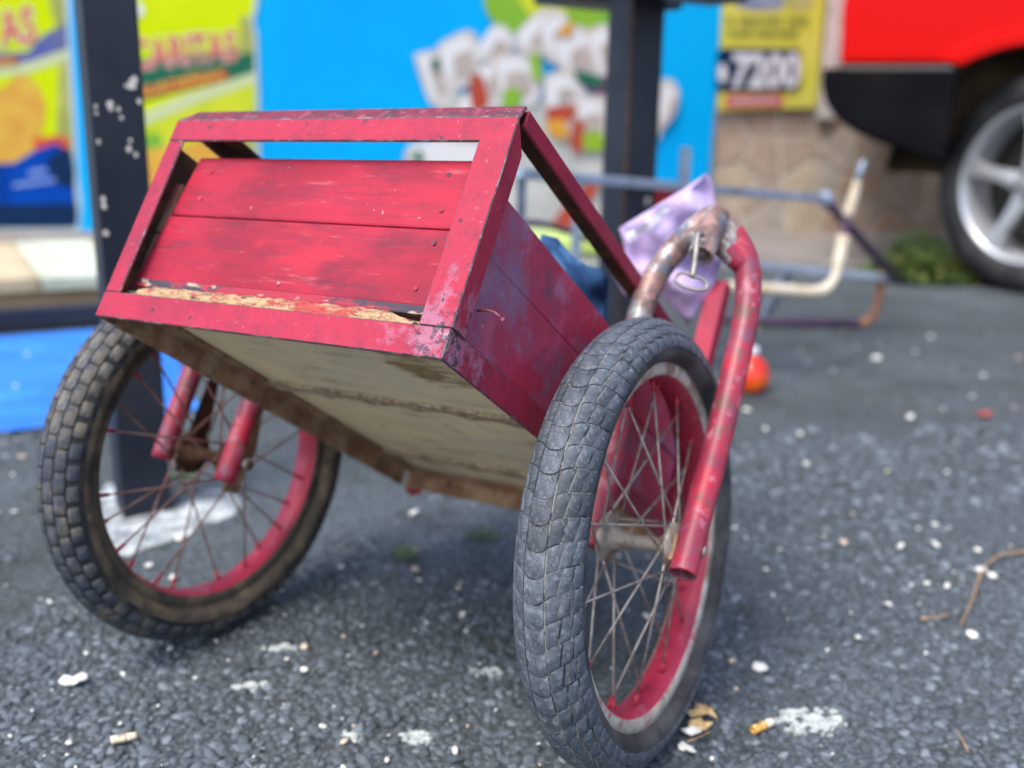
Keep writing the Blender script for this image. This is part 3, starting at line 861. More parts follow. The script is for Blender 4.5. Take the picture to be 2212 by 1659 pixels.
# upper rails: outer face painted, rusty underneath
def top_rail(x, s):
    bm = bmesh.new()
    add_prism(bm, [(x, .1985), (x, .2135), (x - s * .003, .2135), (x - s * .003, .1985)], 'y', .012, LB + .004, .0006)
    o = cpart('upper_rail', bm, M_frame)
    bm = bmesh.new()
    add_prism(bm, [(x - s * .0032, .2105), (x - s * .0032, .2133), (x - s * .030, .2133), (x - s * .030, .2105)], 'y', .013, LB, .0006)
    cpart('rail_flange', bm, M_drust, o)
    o2 = o.children[0]; o2.location = (0, 0, 0)
    bm = bmesh.new()
    add_prism(bm, [(x - s * .0032, .1985), (x - s * .0032, .2102), (x - s * .0042, .2102), (x - s * .0042, .1985)], 'y', .013, LB, 0)
    cpart('rail_inside', bm, M_drust, o)
top_rail(0, 1)
top_rail(-WB, -1)
# rear uprights that rise above the box
for x, s in ((0, 1), (-WB, -1)):
    bm = bmesh.new()
    add_prism(bm, [(x, LB + .0045), (x, LB + .026), (x - s * .0032, LB + .026), (x - s * .0032, LB + .0077), (x - s * .024, LB + .0077), (x - s * .024, LB + .0045)], 'z', -.005, .335, .0007)
    cpart('rear_upright', bm, M_frame)
# boards
r4 = random.Random(5)
def board(name, lo, hi, m, bev=.0012, taper=0.0):
    bm = bmesh.new()
    add_box(bm, lo, hi, bev, None, .0006, r4)
    if taper:
        for v in bm.verts:
            if v.co.x < (lo[0] + hi[0]) / 2: v.co.x += taper * (v.co.z - .04)
    return cpart(name, bm, m)
board('board_lip', (-.356, .0168, .0385), (-.008, .0303, .0462), M_lip, .0012, .13)
board('front_board', (-.357, .0185, .0464), (-.008, .0305, .1112), M_board, .0016, .13)
board('front_board', (-.357, .0195, .1128), (-.008, .0315, .1735), M_board, .0022, .13)
for x, s, m in ((-.0062, -1, M_side), (-WB + .0035, 1, M_inside)):
    board('side_board', (min(x, x + s * .011), .0215, .0275), (max(x, x + s * .011), LB - .006, .0940), m)
    board('side_board', (min(x, x + s * .011), .0215, .0955), (max(x, x + s * .011), LB - .006, .1455), m)
board('back_board', (-.348, LB - .018, .028), (-.018, LB - .0065, .094), M_side)
board('back_board', (-.348, LB - .018, .0955), (-.018, LB - .0065, .146), M_side)
for (a, b) in ((.0195, .2155), (.222, .440), (.447, LB - .004)):
    bm = bmesh.new()
    add_box(bm, (-WB + .0045, a, .0262), (-.0215 if a > .01 else -.0215, b, .0345), .001, None, .0009, r4)
    cpart('bottom_board', bm, M_wood)
# thin wavy tin strips under the seams
for yc in (.2185, .4435):
    bm = bmesh.new()
    n = 40
    prev = None
    for i in range(n + 1):
        x = -WB + .02 + (WB - .04) * i / n
        dz = .0014 * math.sin(i * .9) + .001 * noise.noise((x * 40, yc, 1))
        dy = .0022 * noise.noise((x * 18, 3, yc))
        cur = [bm.verts.new((x, yc - .008 + dy, .0222 + dz)), bm.verts.new((x, yc + .008 + dy, .0218 - dz)), bm.verts.new((x, yc + .008 + dy, .0256)), bm.verts.new((x, yc - .008 + dy, .0256))]
        if prev:
            for k in range(4): bm.faces.new([prev[k], prev[(k + 1) % 4], cur[(k + 1) % 4], cur[k]])
        prev = cur
    cpart('tin_strip', bm, M_strip)
# split ledge of raw wood below the front boards
bm = bmesh.new()
n = 90
rows = []
for i in range(n + 1):
    t = i / n
    x = -.332 + (.332 - .040) * t
    j = noise.noise((x * 120, .3, 2)) * .0016 + noise.noise((x * 400, 1.3, 2)) * .0009
    top = .0362 + j * .7 - (.006 * max(0, (t - .9) / .1)) - .003 * max(0, (.04 - t) / .04)
    yf = .0045 + .0022 * noise.noise((x * 90, 4, 1)) + .003 * max(0, (t - .93) / .07)
    prof = [(.018, .0246), (yf + .0006, .0246), (yf, .0246 + (top - .0246) * .35), (yf + .0016 + .001 * noise.noise((x * 300, 9, 1)), .0246 + (top - .0246) * .75), (yf + .0045, top), (.018, top - .0005 + .001 * noise.noise((x * 160, 5, 5)))]
    rows.append([bm.verts.new((x, p[0], p[1])) for p in prof])
for i in range(n):
    for k in range(6):
        bm.faces.new([rows[i][k], rows[i][(k + 1) % 6], rows[i + 1][(k + 1) % 6], rows[i + 1][k]])
bm.faces.new(rows[0]); bm.faces.new(rows[-1])
cpart('split_ledge', bm, M_split)
for (x, z) in ((-.320, .062), (-.322, .098), (-.318, .130), (-.318, .158), (-.055, .060), (-.052, .099), (-.056, .128), (-.060, .160), (-.19, .0535)):
    bm = bmesh.new()
    add_tube(bm, [(x, .0192, z), (x, .0178 if z < .112 else .0188, z)], .0021, 8)
    cpart('nail_head', bm, M_lip)
# bent nail in the side
bm = bmesh.new()
add_tube(bm, catmull([(-.004, .0315, .052), (.006, .030, .0525), (.012, .033, .0515), (.015, .037, .0495)], 5), .0011, 8)
add_tube(bm, [(.0147, .0367, .0497), (.0158, .0378, .0489)], .0024, 8)
cpart('nail', bm, M_fork)

# ---- forks
def fork(parts, name):
    o = None
    for (pts, rf, m, hol) in parts:
        bm = bmesh.new()
        add_tube(bm, catmull(pts, 9), rf, 20, True, hol)
        q = cpart(name if o is None else 'fork_leg', bm, m, o, True)
        if o is None: o = q
        yield q
def fl2(p): return (p[0], p[2], p[1])       # (right, up, back) -> local
cr = (.050, .262, .302)
def remeshed(bm, voxel, name):
    o = bpy.data.objects.new('tmp', bm_mesh('tmp', bm))
    col.objects.link(o)
    r_ = o.modifiers.new('r', 'REMESH'); r_.mode = 'VOXEL'; r_.voxel_size = voxel
    s_ = o.modifiers.new('s', 'SMOOTH'); s_.factor = .5; s_.iterations = 6
    bpy.context.view_layer.update()
    me = bpy.data.meshes.new_from_object(o.evaluated_get(bpy.context.evaluated_depsgraph_get()))
    me.name = name
    bpy.data.objects.remove(o)
    return me
bm = bmesh.new()
legL = [fl2(p) for p in [(.016, -.062, .298), (.014, .035, .298), (.008, .12, .300), (.0055, .180, .300), (.012, .225, .302), (.030, .262, .304), (.050, .284, .302), (.058, .287, .300)]]
legR = [fl2(p) for p in [(.050, .282, .302), (.068, .280, .310), (.090, .253, .326), (.0995, .208, .334), (.1015, .15, .334), (.105, .06, .322), (.1110, -.07, .291)]]
add_tube(bm, catmull(legL, 9), lambda t: .0128 + .0012 * min(1, max(0, (t - .55) * 2.2)), 20)
add_tube(bm, catmull(legR, 9), lambda t: .0142 - .0012 * min(1, t * 2), 20, True, .2)
add_tube(bm, [fl2(p) for p in [(.0600, .2900, .300), (.0600, .268, .291), (.0610, .232, .278)]], .0128, 20, True, .25)
add_tube(bm, catmull([fl2(p) for p in [(.026, .252, .300), (.055, .262, .293), (.086, .248, .320)]], 6), .010, 12)
me = remeshed(shift(bm), .0014, 'fork')
me.materials.append(M_crown); me.materials.append(M_fork)
mi_ = []
for p in me.polygons:
    c = p.center - KO
    mi_.append(1 if (c.x > .080 + .006 * noise.noise(c * 90)) or (c.z < .15 and c.x < .05) else 0)
me.polygons.foreach_set('material_index', mi_)
fa = [link('fork', me, None, cart, True)]
# bare lower part of the inner leg
# wire hook with loop
hk = [fl2(p) for p in [(.0640, .246, .262), (.0635, .242, .252), (.066, .225, .250), (.0675, .208, .252), (.068, .197, .252)]]
lp = [fl2(p) for p in [(.068, .197, .252), (.060, .200, .250), (.0545, .1965, .249), (.0545, .190, .249), (.062, .1865, .252), (.074, .1865, .257), (.0805, .189, .260), (.0805, .195, .260), (.074, .1985, .256), (.068, .197, .252)]]
bm = bmesh.new(); add_tube(bm, catmull(hk, 6), .0027, 8); cpart('wire_hook', bm, M_steel, None, True)
bm = bmesh.new(); add_tube(bm, catmull(lp, 5), .0016, 8); cpart('wire_loop', bm, M_steel, None, True)
fb = list(fork([([fl2(p) for p in [(-.394, -.083, .2515), (-.392, .01, .247), (-.391, .12, .244), (-.398, .20, .243), (-.420, .245, .243), (-.437, .250, .243)]], .0115, M_fork, .22),
               ([fl2(p) for p in [(-.437, .250, .243), (-.455, .242, .242), (-.477, .20, .240), (-.483, .12, .238), (-.483, .02, .237), (-.484, -.075, .241)]], .0115, M_fork, .22)], 'fork'))
# rusty dropout plates on the far fork
for (x, y0, z0, z1, m) in ((-.4015, .262, -.085, .012, M_drust), (-.4735, .256, -.075, .028, M_drust)):
    bm = bmesh.new()
    add_prism(bm, [(y0, z0 - .008), (y0 + .022, z0 - .004), (y0 + .027, (z0 + z1) / 2), (y0 + .014, z1), (y0, z1)], 'x', x - .002, x + .002, .0006)
    cpart('dropout_plate', bm, M_rust if x > -.45 else M_drust, fb[0])
bm = bmesh.new()
add_box(bm, (.096, .286, -.060), (.101, .306, -.036), .001)
cpart('dropout_plate', bm, M_rust, fa[0])

# ---- wheels
def wheel_matrix(c, n):
    z = (Vector((0, 0, 1)) - n * n.z).normalized()
    y = z.cross(n)
    M_ = Matrix((n, y, z)).transposed().to_4x4()
    M_.translation = c
    return CM.inverted() @ M_
RO, RTU, BH = .205, .0275, .0012
def surf(t, h=0.0, RT_=RTU):
    """tread surface at arc position t (metres from the crown) and height h: (x, r)"""
    ph = t / RT_
    rr = RT_ + h
    return (rr * math.sin(ph), (RO - BH - RT_) + rr * math.cos(ph))
def tyre(name, M_, mats):
    prof = []
    for k in range(-20, 21): prof.append(surf(k / 20 * .0405))
    side = [(.0278, .1735), (.0255, .1695), (.0205, .1662), (.0170, .1650), (.0165, .1610)]
    prof = [(-x, r) for x, r in side[::-1]] + prof + side
    mi = [1] * len(side) + [0] * 40 + [1] * len(side)
    o = link(name, lathe_mesh(name, prof, 128, False, mi), mats, cart, True)
    o.matrix_local = M_
    return o
def block_mesh(name, poly, h, inset=.0003, RT_=RTU):
    """poly: (s, t) in metres around / across; raised block with sloping sides and a curved top"""
    cs = sum(p[0] for p in poly) / len(poly); ct = sum(p[1] for p in poly) / len(poly)
    def P(s, t, hh):
        x, r = surf(t, hh, RT_)
        a = s / RO
        return (x, r * math.sin(a), r * math.cos(a))
    def ins(p, d):
        ds, dt = p[0] - cs, p[1] - ct
        L_ = math.hypot(ds, dt)
        return (p[0] - ds / L_ * d, p[1] - dt / L_ * d)
    n = len(poly)
    V_ = [P(p[0], p[1], -.0004) for p in poly] + [P(*ins(p, inset * .4), h * .9) for p in poly]
    V_ += [P(*ins(p, inset * .4), h * .9) for p in poly] + [P(*ins(p, inset * 1.3), h) for p in poly] + [P(cs, ct, h)]
    F_ = []
    for i in range(n):
        j = (i + 1) % n
        F_.append((i, j, n + j, n + i))
    sm = [False] * n
    for i in range(n):
        j = (i + 1) % n
        F_.append((2 * n + i, 2 * n + j, 3 * n + j, 3 * n + i))
        F_.append((3 * n + i, 3 * n + j, 4 * n))
        sm += [True, True]
    me = mesh(name, V_, F_)
    bm = bmesh.new(); bm.from_mesh(me); bmesh.ops.recalc_face_normals(bm, faces=bm.faces)
    cen = Vector((0, 0, 0))
    bm.faces.ensure_lookup_table()
    if bm.faces[-1].normal.z < 0: bmesh.ops.reverse_faces(bm, faces=bm.faces)
    bm.to_mesh(me); bm.free()
    me.polygons.foreach_set('use_smooth', sm)
    return me
def tread(tyre_o, polys, npitch, h, m, seed, cap=300, worn=None):
    """blocks round the tyre: the ones that show largest are parts, the rest one joined part"""
    meshes = [block_mesh('tread_block', p, h) for p in polys]
    low = [block_mesh('tread_block', p, h * .25) for p in polys] if worn else meshes
    for me in meshes + (low if worn else []): me.materials.append(m)
    MW = CM @ tyre_o.matrix_local
    items = []
    r5 = random.Random(seed)
    for k in range(npitch):
        a = 2 * math.pi * k / npitch
        Rm = Matrix.Rotation(-a, 4, 'X')
        for q, me in enumerate(meshes):
            c = Vector(me.vertices[len(me.vertices) - 1].co)
            pw = MW @ (Rm @ c)
            nl = Rm @ Vector((c.x, c.y, c.z)).normalized()
            s = surf(polys[q][0][1])
            ph = (sum(p[1] for p in polys[q]) / len(polys[q])) / RTU
            axis_dir = Rm @ Vector((math.sin(ph), c.y / math.hypot(c.y, c.z) * math.cos(ph), c.z / math.hypot(c.y, c.z) * math.cos(ph)))
            nw = (MW.to_3x3() @ axis_dir).normalized()
            vis = nw.dot((CAM - pw).normalized()) / (pw - CAM).length_squared
            d = pw - CAM
            yy_ = 829.5 - F * d.dot(CU) / d.dot(FW)
            if yy_ > 1690: vis = -1
            items.append((vis, k, q, a))
    items.sort(reverse=True)
    V_, F_, S_ = [], [], []
    for i, (vis, k, q, a) in enumerate(items):
        me = low[q] if worn and worn(k, q) else meshes[q]
        if i < cap and vis > 0:
            o = link('tread_block', me, None, tyre_o)
            o.rotation_euler = (-a, 0, 0)
        else:
            Rm = Matrix.Rotation(-a, 4, 'X')
            b0 = len(V_)
            V_ += [Rm @ v.co for v in me.vertices]
            for p in me.polygons:
                F_.append([b0 + v for v in p.vertices]); S_.append(p.use_smooth)
    if V_:
        me = mesh('worn_tread', V_, F_)
        me.polygons.foreach_set('use_smooth', S_)
        tag(link('worn_tread', me, m, tyre_o), kind='stuff')

M1, M2 = wheel_matrix(c1, n1), wheel_matrix(c2, n2)
ty1 = tyre('tyre', M1, [M_tyre, M_sidewall])
mm = .001
NP = 66
p_ = 2 * math.pi * RO / NP
g = 1.05 * mm
def mirror(poly): return [(s, -t) for s, t in poly][::-1]
cen_lo = [(-4.2 * mm * (1 - abs(t / 8.0) ** 3.2) if abs(t) < 8.0 else 0, t * mm) for t in (-7.9, -7.4, -6.2, -3.8, 0, 3.8, 6.2, 7.4, 7.9)]
cen = cen_lo + [(s + p_ - g, t) for s, t in cen_lo[::-1]]
col2 = [(0.3 * mm, 9.0 * mm), (3.0 * mm, 13.4 * mm), (4.2 * mm, 17.2 * mm), (5.2 * mm + (p_ - g) * .5, 18.8 * mm), (5.8 * mm + p_ - g, 20.6 * mm), (3.2 * mm + p_ - g, 13.4 * mm), (.3 * mm + p_ - g, 9.0 * mm)]
col3 = [(5.0 * mm, 18.6 * mm), (6.4 * mm, 23 * mm), (6.8 * mm, 27.2 * mm), (7.4 * mm + (p_ - g) * .5, 28.6 * mm), (7.8 * mm + p_ - g, 30 * mm), (6.6 * mm + p_ - g, 25.6 * mm), (6.1 * mm + p_ - g, 22.0 * mm)]
col4 = [(7.4 * mm, 28.8 * mm), (8.8 * mm, 34 * mm), (11.5 * mm, 40.5 * mm), (11.5 * mm + p_ - 2.2 * g, 40.5 * mm), (8.8 * mm + p_ - 1.6 * g, 35.2 * mm), (8.2 * mm + p_ - g, 31.4 * mm)]
polys = [cen, col2, mirror(col2), col3, mirror(col3), col4, mirror(col4)]
def worn1(k, q):
    d = k * 360 / NP + 6 * noise.noise((k * .8, q * 3.1, 0))
    return (q in (0, 2) and 206 < d < 246) or (q in (1, 4) and 210 < d < 240)
tread(ty1, polys, NP, BH, M_block, 1, 300, worn1)

M_mudgap = mat('dark muddy groove', (0.030, 0.032, 0.036), [dict(c=(0.10, 0.088, 0.068), s=30, lo=.50, hi=.66, d=6, amt=.8)], rough=.9, spec=.2)
ty2 = tyre('tyre', M2, [M_mudgap, M_mudtyre])
NP2 = 58
q_ = 2 * math.pi * RO / NP2
def hexb(s0, s1, t0, t1):
    ds, dt = (s1 - s0) * .13, (t1 - t0) * .15
    return [(s0 + ds, t0), (s1 - ds, t0), (s1, t0 + dt), (s1, t1 - dt), (s1 - ds, t1), (s0 + ds, t1), (s0, t1 - dt), (s0, t0 + dt)]
polys2 = [hexb(0, q_ * .90, .8 * mm, 11.5 * mm), hexb(q_ * .5, q_ * 1.4, -11.5 * mm, -.8 * mm), hexb(q_ * .45, q_ * 1.33, 12.6 * mm, 23 * mm), hexb(0, q_ * .88, -23 * mm, -12.6 * mm),
          hexb(0, q_ * .72, 24.2 * mm, 35 * mm), hexb(q_ * .5, q_ * 1.22, -35 * mm, -24.2 * mm)]
tread(ty2, polys2, NP2, .0014, M_mudblock, 2)

def rim(name, M_, mats, spoke_m, nspoke, seed, miss=()):
    # closed rim section: side flanges bare, inner face painted
    prof = [(-.0172, .1668), (-.0172, .1560), (-.0150, .1535), (-.0100, .1500), (-.004, .1486), (.004, .1486), (.0100, .1500), (.0150, .1535), (.0172, .1560), (.0172, .1668), (.0150, .1672), (.0140, .1575), (.0, .1545), (-.0140, .1575), (-.0150, .1672)]
    mi = [1, 1, 0, 0, 0, 0, 0, 1, 1, 1, 1, 1, 1, 1, 1]
    o = link(name, lathe_mesh(name, prof, 120, True, mi), mats, cart, True)
    o.matrix_local = M_
    me = o.data
    for s_ in (-1, 1):
        for d_ in (-1, 1):
            pass
    meshes = {}
    for s_ in (-1, 1):
        for d_ in (-1, 1):
            bm = bmesh.new()
            ha = d_ * R(64)
            p0 = Vector((s_ * .0315, .0195 * math.sin(ha), .0195 * math.cos(ha)))
            p1 = Vector((s_ * .0035, 0, .1495))
            dv = (p1 - p0).normalized()
            add_tube(bm, [p0 - dv * .002, p1 - dv * .011], .00115, 7)
            k0 = len(bm.faces)
            add_tube(bm, [p1 - dv * .012, p1 + dv * .002], .0021, 8)
            bm.faces.ensure_lookup_table()
            for f in bm.faces[k0:]: f.material_index = 1
            me = bm_mesh('spoke', bm)
            me.materials.append(spoke_m); me.materials.append(M_spokered)
            me.polygons.foreach_set('use_smooth', [True] * len(me.polygons))
            meshes[(s_, d_)] = me
    for i in range(nspoke):
        if i in miss: continue
        q = link('spoke', meshes[(1 if i % 2 else -1, 1 if (i // 2) % 2 else -1)], None, o)
        q.rotation_euler = (-2 * math.pi * i / nspoke, 0, 0)
    return o
rim1 = rim('rim', M1, [M_rimred, M_rimside], M_spoke, 28, 1)
rim2 = rim('rim', M2, [M_rimred, M_mudtyre], M_spokerust, 28, 2, (3, 8, 15, 22))
hubp = [(-.052, .0), (-.052, .0042), (-.044, .0045), (-.0435, .0085), (-.0375, .009), (-.037, .0150), (-.0335, .0240), (-.0295, .0240), (-.0290, .0155), (-.020, .0095), (-.006, .0070), (.018, .0066), (.029, .0155), (.0295, .0225), (.0335, .0225), (.037, .0150), (.0375, .009), (.0435, .0085), (.044, .0045), (.062, .0042), (.062, 0)]
for M_, m in ((M1, M_hub), (M2, M_drust)):
    o = link('hub', lathe_mesh('hub', hubp, 28), m, cart, True)
    o.matrix_local = M_
    bm = bmesh.new()
    for x in (-.047, .0565):
        add_prism(bm, [(math.cos(R(60 * k)) * .0075, math.sin(R(60 * k)) * .0075) for k in range(6)], 'x', x - .003, x + .003, .0006)
    link('axle_nut', bm_mesh('axle_nut', bm), M_steel, o)
bm = bmesh.new()
va = R(-62)
vd = Vector((0, math.sin(va), math.cos(va)))
add_tube(bm, [vd * .1495, vd * .134], .0028, 10)
add_tube(bm, [vd * .1345, vd * .124], .0038, 10)
v_ = link('valve', bm_mesh('valve', bm), M_sidewall, rim1, True)

# ------------------------------------------------------------------ soft things: bag, jeans, plastic bundle
def puffy(name, outline, Yf, thick, m, fold, step=.009, seed=1, tilt=None):
    """two-sided crumpled cloth inside an outline; Yf(x, z) depth of its mid plane"""
    r6 = random.Random(seed)
    poly = [Vector((p.x, p.z)) for p in outline]
    xs = [p.x for p in poly]; zs = [p.y for p in poly]
    def inside(x, z):
        c = False
        n = len(poly); j = n - 1
        for i in range(n):
            if (poly[i].y > z) != (poly[j].y > z) and x < (poly[j].x - poly[i].x) * (z - poly[i].y) / (poly[j].y - poly[i].y) + poly[i].x: c = not c
            j = i
        return c
    def edist(x, z):
        best = 9
        for i in range(len(poly)):
            a, b = poly[i], poly[(i + 1) % len(poly)]
            ab = b - a
            t = max(0, min(1, (Vector((x, z)) - a).dot(ab) / max(1e-9, ab.length_squared)))
            best = min(best, (a + ab * t - Vector((x, z))).length)
        return best
    pts = list(poly)
    z = min(zs)
    while z < max(zs):
        x = min(xs)
        while x < max(xs):
            if inside(x, z) and edist(x, z) > step * .55: pts.append(Vector((x + r6.uniform(-.2, .2) * step, z + r6.uniform(-.2, .2) * step)))
            x += step
        z += step
    v, e, f, _, _, _ = delaunay_2d_cdt(pts, [(i, (i + 1) % len(poly)) for i in range(len(poly))], [], 1, 1e-6)
    V_, n = [], len(v)
    for s in (-1, 1):
        for p in v:
            d = edist(p.x, p.y)
            h = thick * min(1, d / (thick * 2.2)) ** .6
            w = fold(p.x, p.y, s)
            V_.append((p.x, Yf(p.x, p.y) + s * (h + .0004) + w * min(1, d / .01 + .25), p.y))
    F_ = [tuple(q) for q in f] + [tuple(n + i for i in q[::-1]) for q in f]
    ed = {}
    for q in f:
        for i in range(len(q)):
            a, b = q[i], q[(i + 1) % len(q)]
            if (b, a) in ed: ed.pop((b, a))
            else: ed[(a, b)] = 1
    for (a, b) in ed: F_.append((b, a, n + a, n + b))
    return V_, F_

M_bag = mat('lavender plastic', (0.44, 0.35, 0.62), [
    dict(c=(0.52, 0.43, 0.70), s=20, lo=.45, hi=.65, d=3, amt=.7), dict(c=(0.28, 0.19, 0.42), s=14, lo=.55, hi=.7, d=3, amt=.6)], rough=.38, spec=.4)
bagpx = [(1338, 493), (1400, 455), (1470, 412), (1527, 374), (1540, 395), (1546, 440), (1556, 500), (1560, 560), (1545, 610), (1510, 668), (1487, 703), (1462, 672), (1425, 640), (1385, 625), (1350, 640), (1322, 590), (1318, 560), (1334, 572), (1352, 552), (1346, 520)]
YB = 1.245
out = [at(x, y, YB) for x, y in bagpx]
def bfold(x, z, s):
    q = x * 9 + z * 14
    return .012 * math.sin(q * 7.0 + 3 * noise.noise((x * 14, z * 14, 1))) + .016 * noise.noise((x * 22, z * 26, 3)) + .012 * abs(noise.noise((x * 48, z * 40, 7)))
Vb, Fb = puffy('carrier_bag', out, lambda x, z: YB, .012, M_bag, bfold, .007)
bb = Vector((sum(v[0] for v in Vb) / len(Vb), YB, min(v[2] for v in Vb)))
me = mesh('carrier_bag', [Vector(v) - bb for v in Vb], Fb)
bag = link('carrier_bag', me, M_bag, None, True)
bag.location = bb
tag(bag, 'crumpled lavender plastic bag with white lettering hanging behind the near fork', 'plastic bag')
# white print on the bag: follows the folds of its front
M_bprint = mat('white bag print', (0.74, 0.78, 0.86), rough=.4)
bm = bmesh.new()
def bagpt(x, y):
    p = at(x, y, YB)
    d = .013
    return Vector((p.x, YB - .0165 + bfold(p.x, p.z, -1), p.z)) - bb
k = 0
r7 = random.Random(2)
def stroke(a, b, wd):
    ax, ay = a; bx, by = b
    L_ = math.hypot(bx - ax, by - ay)
    nx, ny = -(by - ay) / L_ * wd / 2, (bx - ax) / L_ * wd / 2
    n = max(2, int(L_ / 5))
    prev = None
    for i in range(n + 1):
        t = i / n
        cx_, cy_ = ax + (bx - ax) * t, ay + (by - ay) * t
        cur = (bm.verts.new(bagpt(cx_ + nx, cy_ + ny)), bm.verts.new(bagpt(cx_ - nx, cy_ - ny)))
        if prev: bm.faces.new([prev[0], prev[1], cur[1], cur[0]])
        prev = cur
for i in range(9):
    t = i / 9
    x, y = 1352 + 92 * t, 505 - 68 * t
    stroke((x, y), (x + 8, y + 17), 6.5)
    stroke((x + 2, y + r7.choice((1, 8, 14))), (x + 9, y - 5 + r7.choice((1, 8, 14))), 6)
    if i % 2: stroke((x + 7, y - 4), (x + 14, y + 12), 4)
for i in range(4):
    x, y = 1405 + 10 * i, 572 - 7 * i
    stroke((x, y), (x + 5, y + 12), 4); stroke((x, y + 6), (x + 8, y + 2), 3.5)
tag(link('lettering', bm_mesh('lettering', bm), M_bprint, bag), kind='stuff')

M_denim = mat('denim', (0.030, 0.085, 0.21), [
    dict(c=(0.012, 0.025, 0.07), s=18, lo=.45, hi=.62, d=4, amt=.9), dict(c=(0.10, 0.25, 0.50), s=22, lo=.56, hi=.68, d=3, amt=.8)], rough=.9, spec=.15, bump=[dict(s=300, k=.4, h=.0005)])
jpx = [(1170, 505), (1205, 515), (1235, 552), (1268, 574), (1302, 583), (1314, 604), (1312, 660), (1310, 720), (1250, 730), (1190, 640), (1150, 560)]
YJ = 1.0
jfold = lambda x, z, s: .012 * math.sin(x * 90 + z * 60 + 3 * noise.noise((x * 20, z * 20, 2))) + .012 * noise.noise((x * 30, z * 30, 5))
Vj, Fj = puffy('denim_garment', [at(x, y, YJ) for x, y in jpx], lambda x, z: YJ, .016, M_denim, jfold, .007)
jb = Vector((sum(v[0] for v in Vj) / len(Vj), YJ, min(v[2] for v in Vj)))
j_ = link('denim_garment', mesh('denim_garment', [Vector(v) - jb for v in Vj], Fj), M_denim, None, True)
j_.location = jb
tag(j_, 'crumpled blue denim garment stuffed inside the red cart box', 'clothing')

# folded plastic sheets behind the cart, bands of lime, teal and blue
M_bun = [mat('plastic sheet %d' % i, c, [dict(c=tuple(v * .7 for v in c), s=12, lo=.5, hi=.66, d=3, amt=.7)], rough=.4) for i, c in enumerate([(.46, .60, .16), (.14, .52, .55), (.01, .13, .50), (.50, .52, .46)])]
bun = empty('plastic_bundle', Matrix.Translation(at(1230, 700, 2.55)))
bun.location.z = 0
tag(bun, 'stack of folded lime, teal and blue plastic sheets behind the cart box', 'plastic sheets')
bx = at(1225, 560, 2.55).x - bun.location.x
for i, (z0_, z1_, mi) in enumerate([(.004, .085, 2), (.087, .150, 2), (.152, .172, 0), (.174, .235, 1), (.237, .262, 3), (.264, .305, 0)]):
    bm = bmesh.new()
    add_box(bm, (bx - .19 + r4.uniform(-.02, .02), -.12 + r4.uniform(-.01, .01), z0_), (bx + .13 + r4.uniform(-.02, .02), .14, z1_), .008, None, .004, r4)
    link('sheet', bm_mesh('sheet', bm), M_bun[mi], bun, True)

# ------------------------------------------------------------------ metal frame lying behind the cart
M_galv = mat('pale blue grey paint', (0.24, 0.30, 0.40), [
    dict(c=(0.34, 0.44, 0.58), s=12, lo=.48, hi=.66, d=4, amt=.8), dict(c=(0.16, 0.11, 0.09), s=20, lo=.64, hi=.70, d=4, amt=.8)], rough=.5, bump=[dict(s=90, k=.3, h=.001)])
M_plum = mat('plum paint', (0.065, 0.035, 0.075), [dict(c=(0.03, 0.03, 0.06), s=12, lo=.48, hi=.64, d=4)], rough=.45)
M_wrap = mat('peeling white wrap', (0.62, 0.57, 0.46), [
    dict(c=(0.48, 0.33, 0.16), s=30, lo=.48, hi=.64, d=6, amt=.85), dict(c=(0.30, 0.12, 0.04), s=12, lo=.56, hi=.62, d=5)], rough=.75, bump=[dict(s=90, k=.8, h=.003)])
M_orust = mat('orange rust', (0.34, 0.15, 0.08), [dict(c=(0.22, 0.13, 0.10), s=30, lo=.46, hi=.62, d=5)], rough=.85)
fx = empty('metal_frame', Matrix.Translation((.8, 2.7, 0)))
tag(fx, 'pale blue-grey tubular frame with white-wrapped handle standing between cart and car', 'metal frame')
fo = Vector((.8, 2.7, 0))
def fbar(name, pts, r, m, seg=10, smooth=True):
    return tube_obj(name, [Vector(p) - fo for p in pts], r, m, fx, seg)
def fsq(name, a, b, w, h, m):
    a, b = Vector(a) - fo, Vector(b) - fo
    d = (b - a).normalized(); s = d.cross(Vector((0, 0, 1))).normalized(); t = s.cross(d)
    Mx = Matrix((d, s, t)).transposed().to_4x4(); Mx.translation = a
    bm = bmesh.new(); add_box(bm, (0, -w / 2, -h / 2), ((b - a).length, w / 2, h / 2), .003, Mx)
    return link(name, bm_mesh(name, bm), m, fx)
fsq('top_rail', at(1120, 374, 1.85), at(1780, 430, 2.6), .022, .020, M_galv)
bm = bmesh.new(); bmesh.ops.create_icosphere(bm, subdivisions=2, radius=.021, matrix=Matrix.Translation(at(1783, 430, 2.6) - fo)); link('end_joint', bm_mesh('end_joint', bm), M_galv, fx, True)
fbar('brace_pipe', [at(1783, 432, 2.6), at(1935, 602, 2.95)], .013, M_plum)
fsq('lower_rail', at(1560, 566, 2.86), at(1925, 601, 2.95), .022, .020, M_galv)
fsq('strut', at(1704, 580, 2.92), on_ground(1648, 690), .024, .024, M_galv)
fbar('ground_rail', [on_ground(1560, 690, .014), on_ground(1856, 700, .014)], .013, M_plum)
fbar('handle', catmull([at(1575, 619, 2.30), at(1700, 627, 2.33), at(1768, 630, 2.36), at(1800, 605, 2.38), at(1812, 560, 2.40), at(1822, 510, 2.42)], 6), lambda t: .0145 - .004 * max(0, min(1, (t - .45) * 6)) * (1 if t < .75 else 0), M_wrap, 12)
fbar('handle', catmull([at(1830, 472, 2.62), at(1846, 415, 2.63), at(1852, 390, 2.63)], 4), lambda t: .0145 - .004 * t, M_wrap, 12)
fbar('handle_end', [at(1852, 390, 2.63), at(1866, 345, 2.63)], lambda t: .0095 - .005 * t, M_galv, 10)
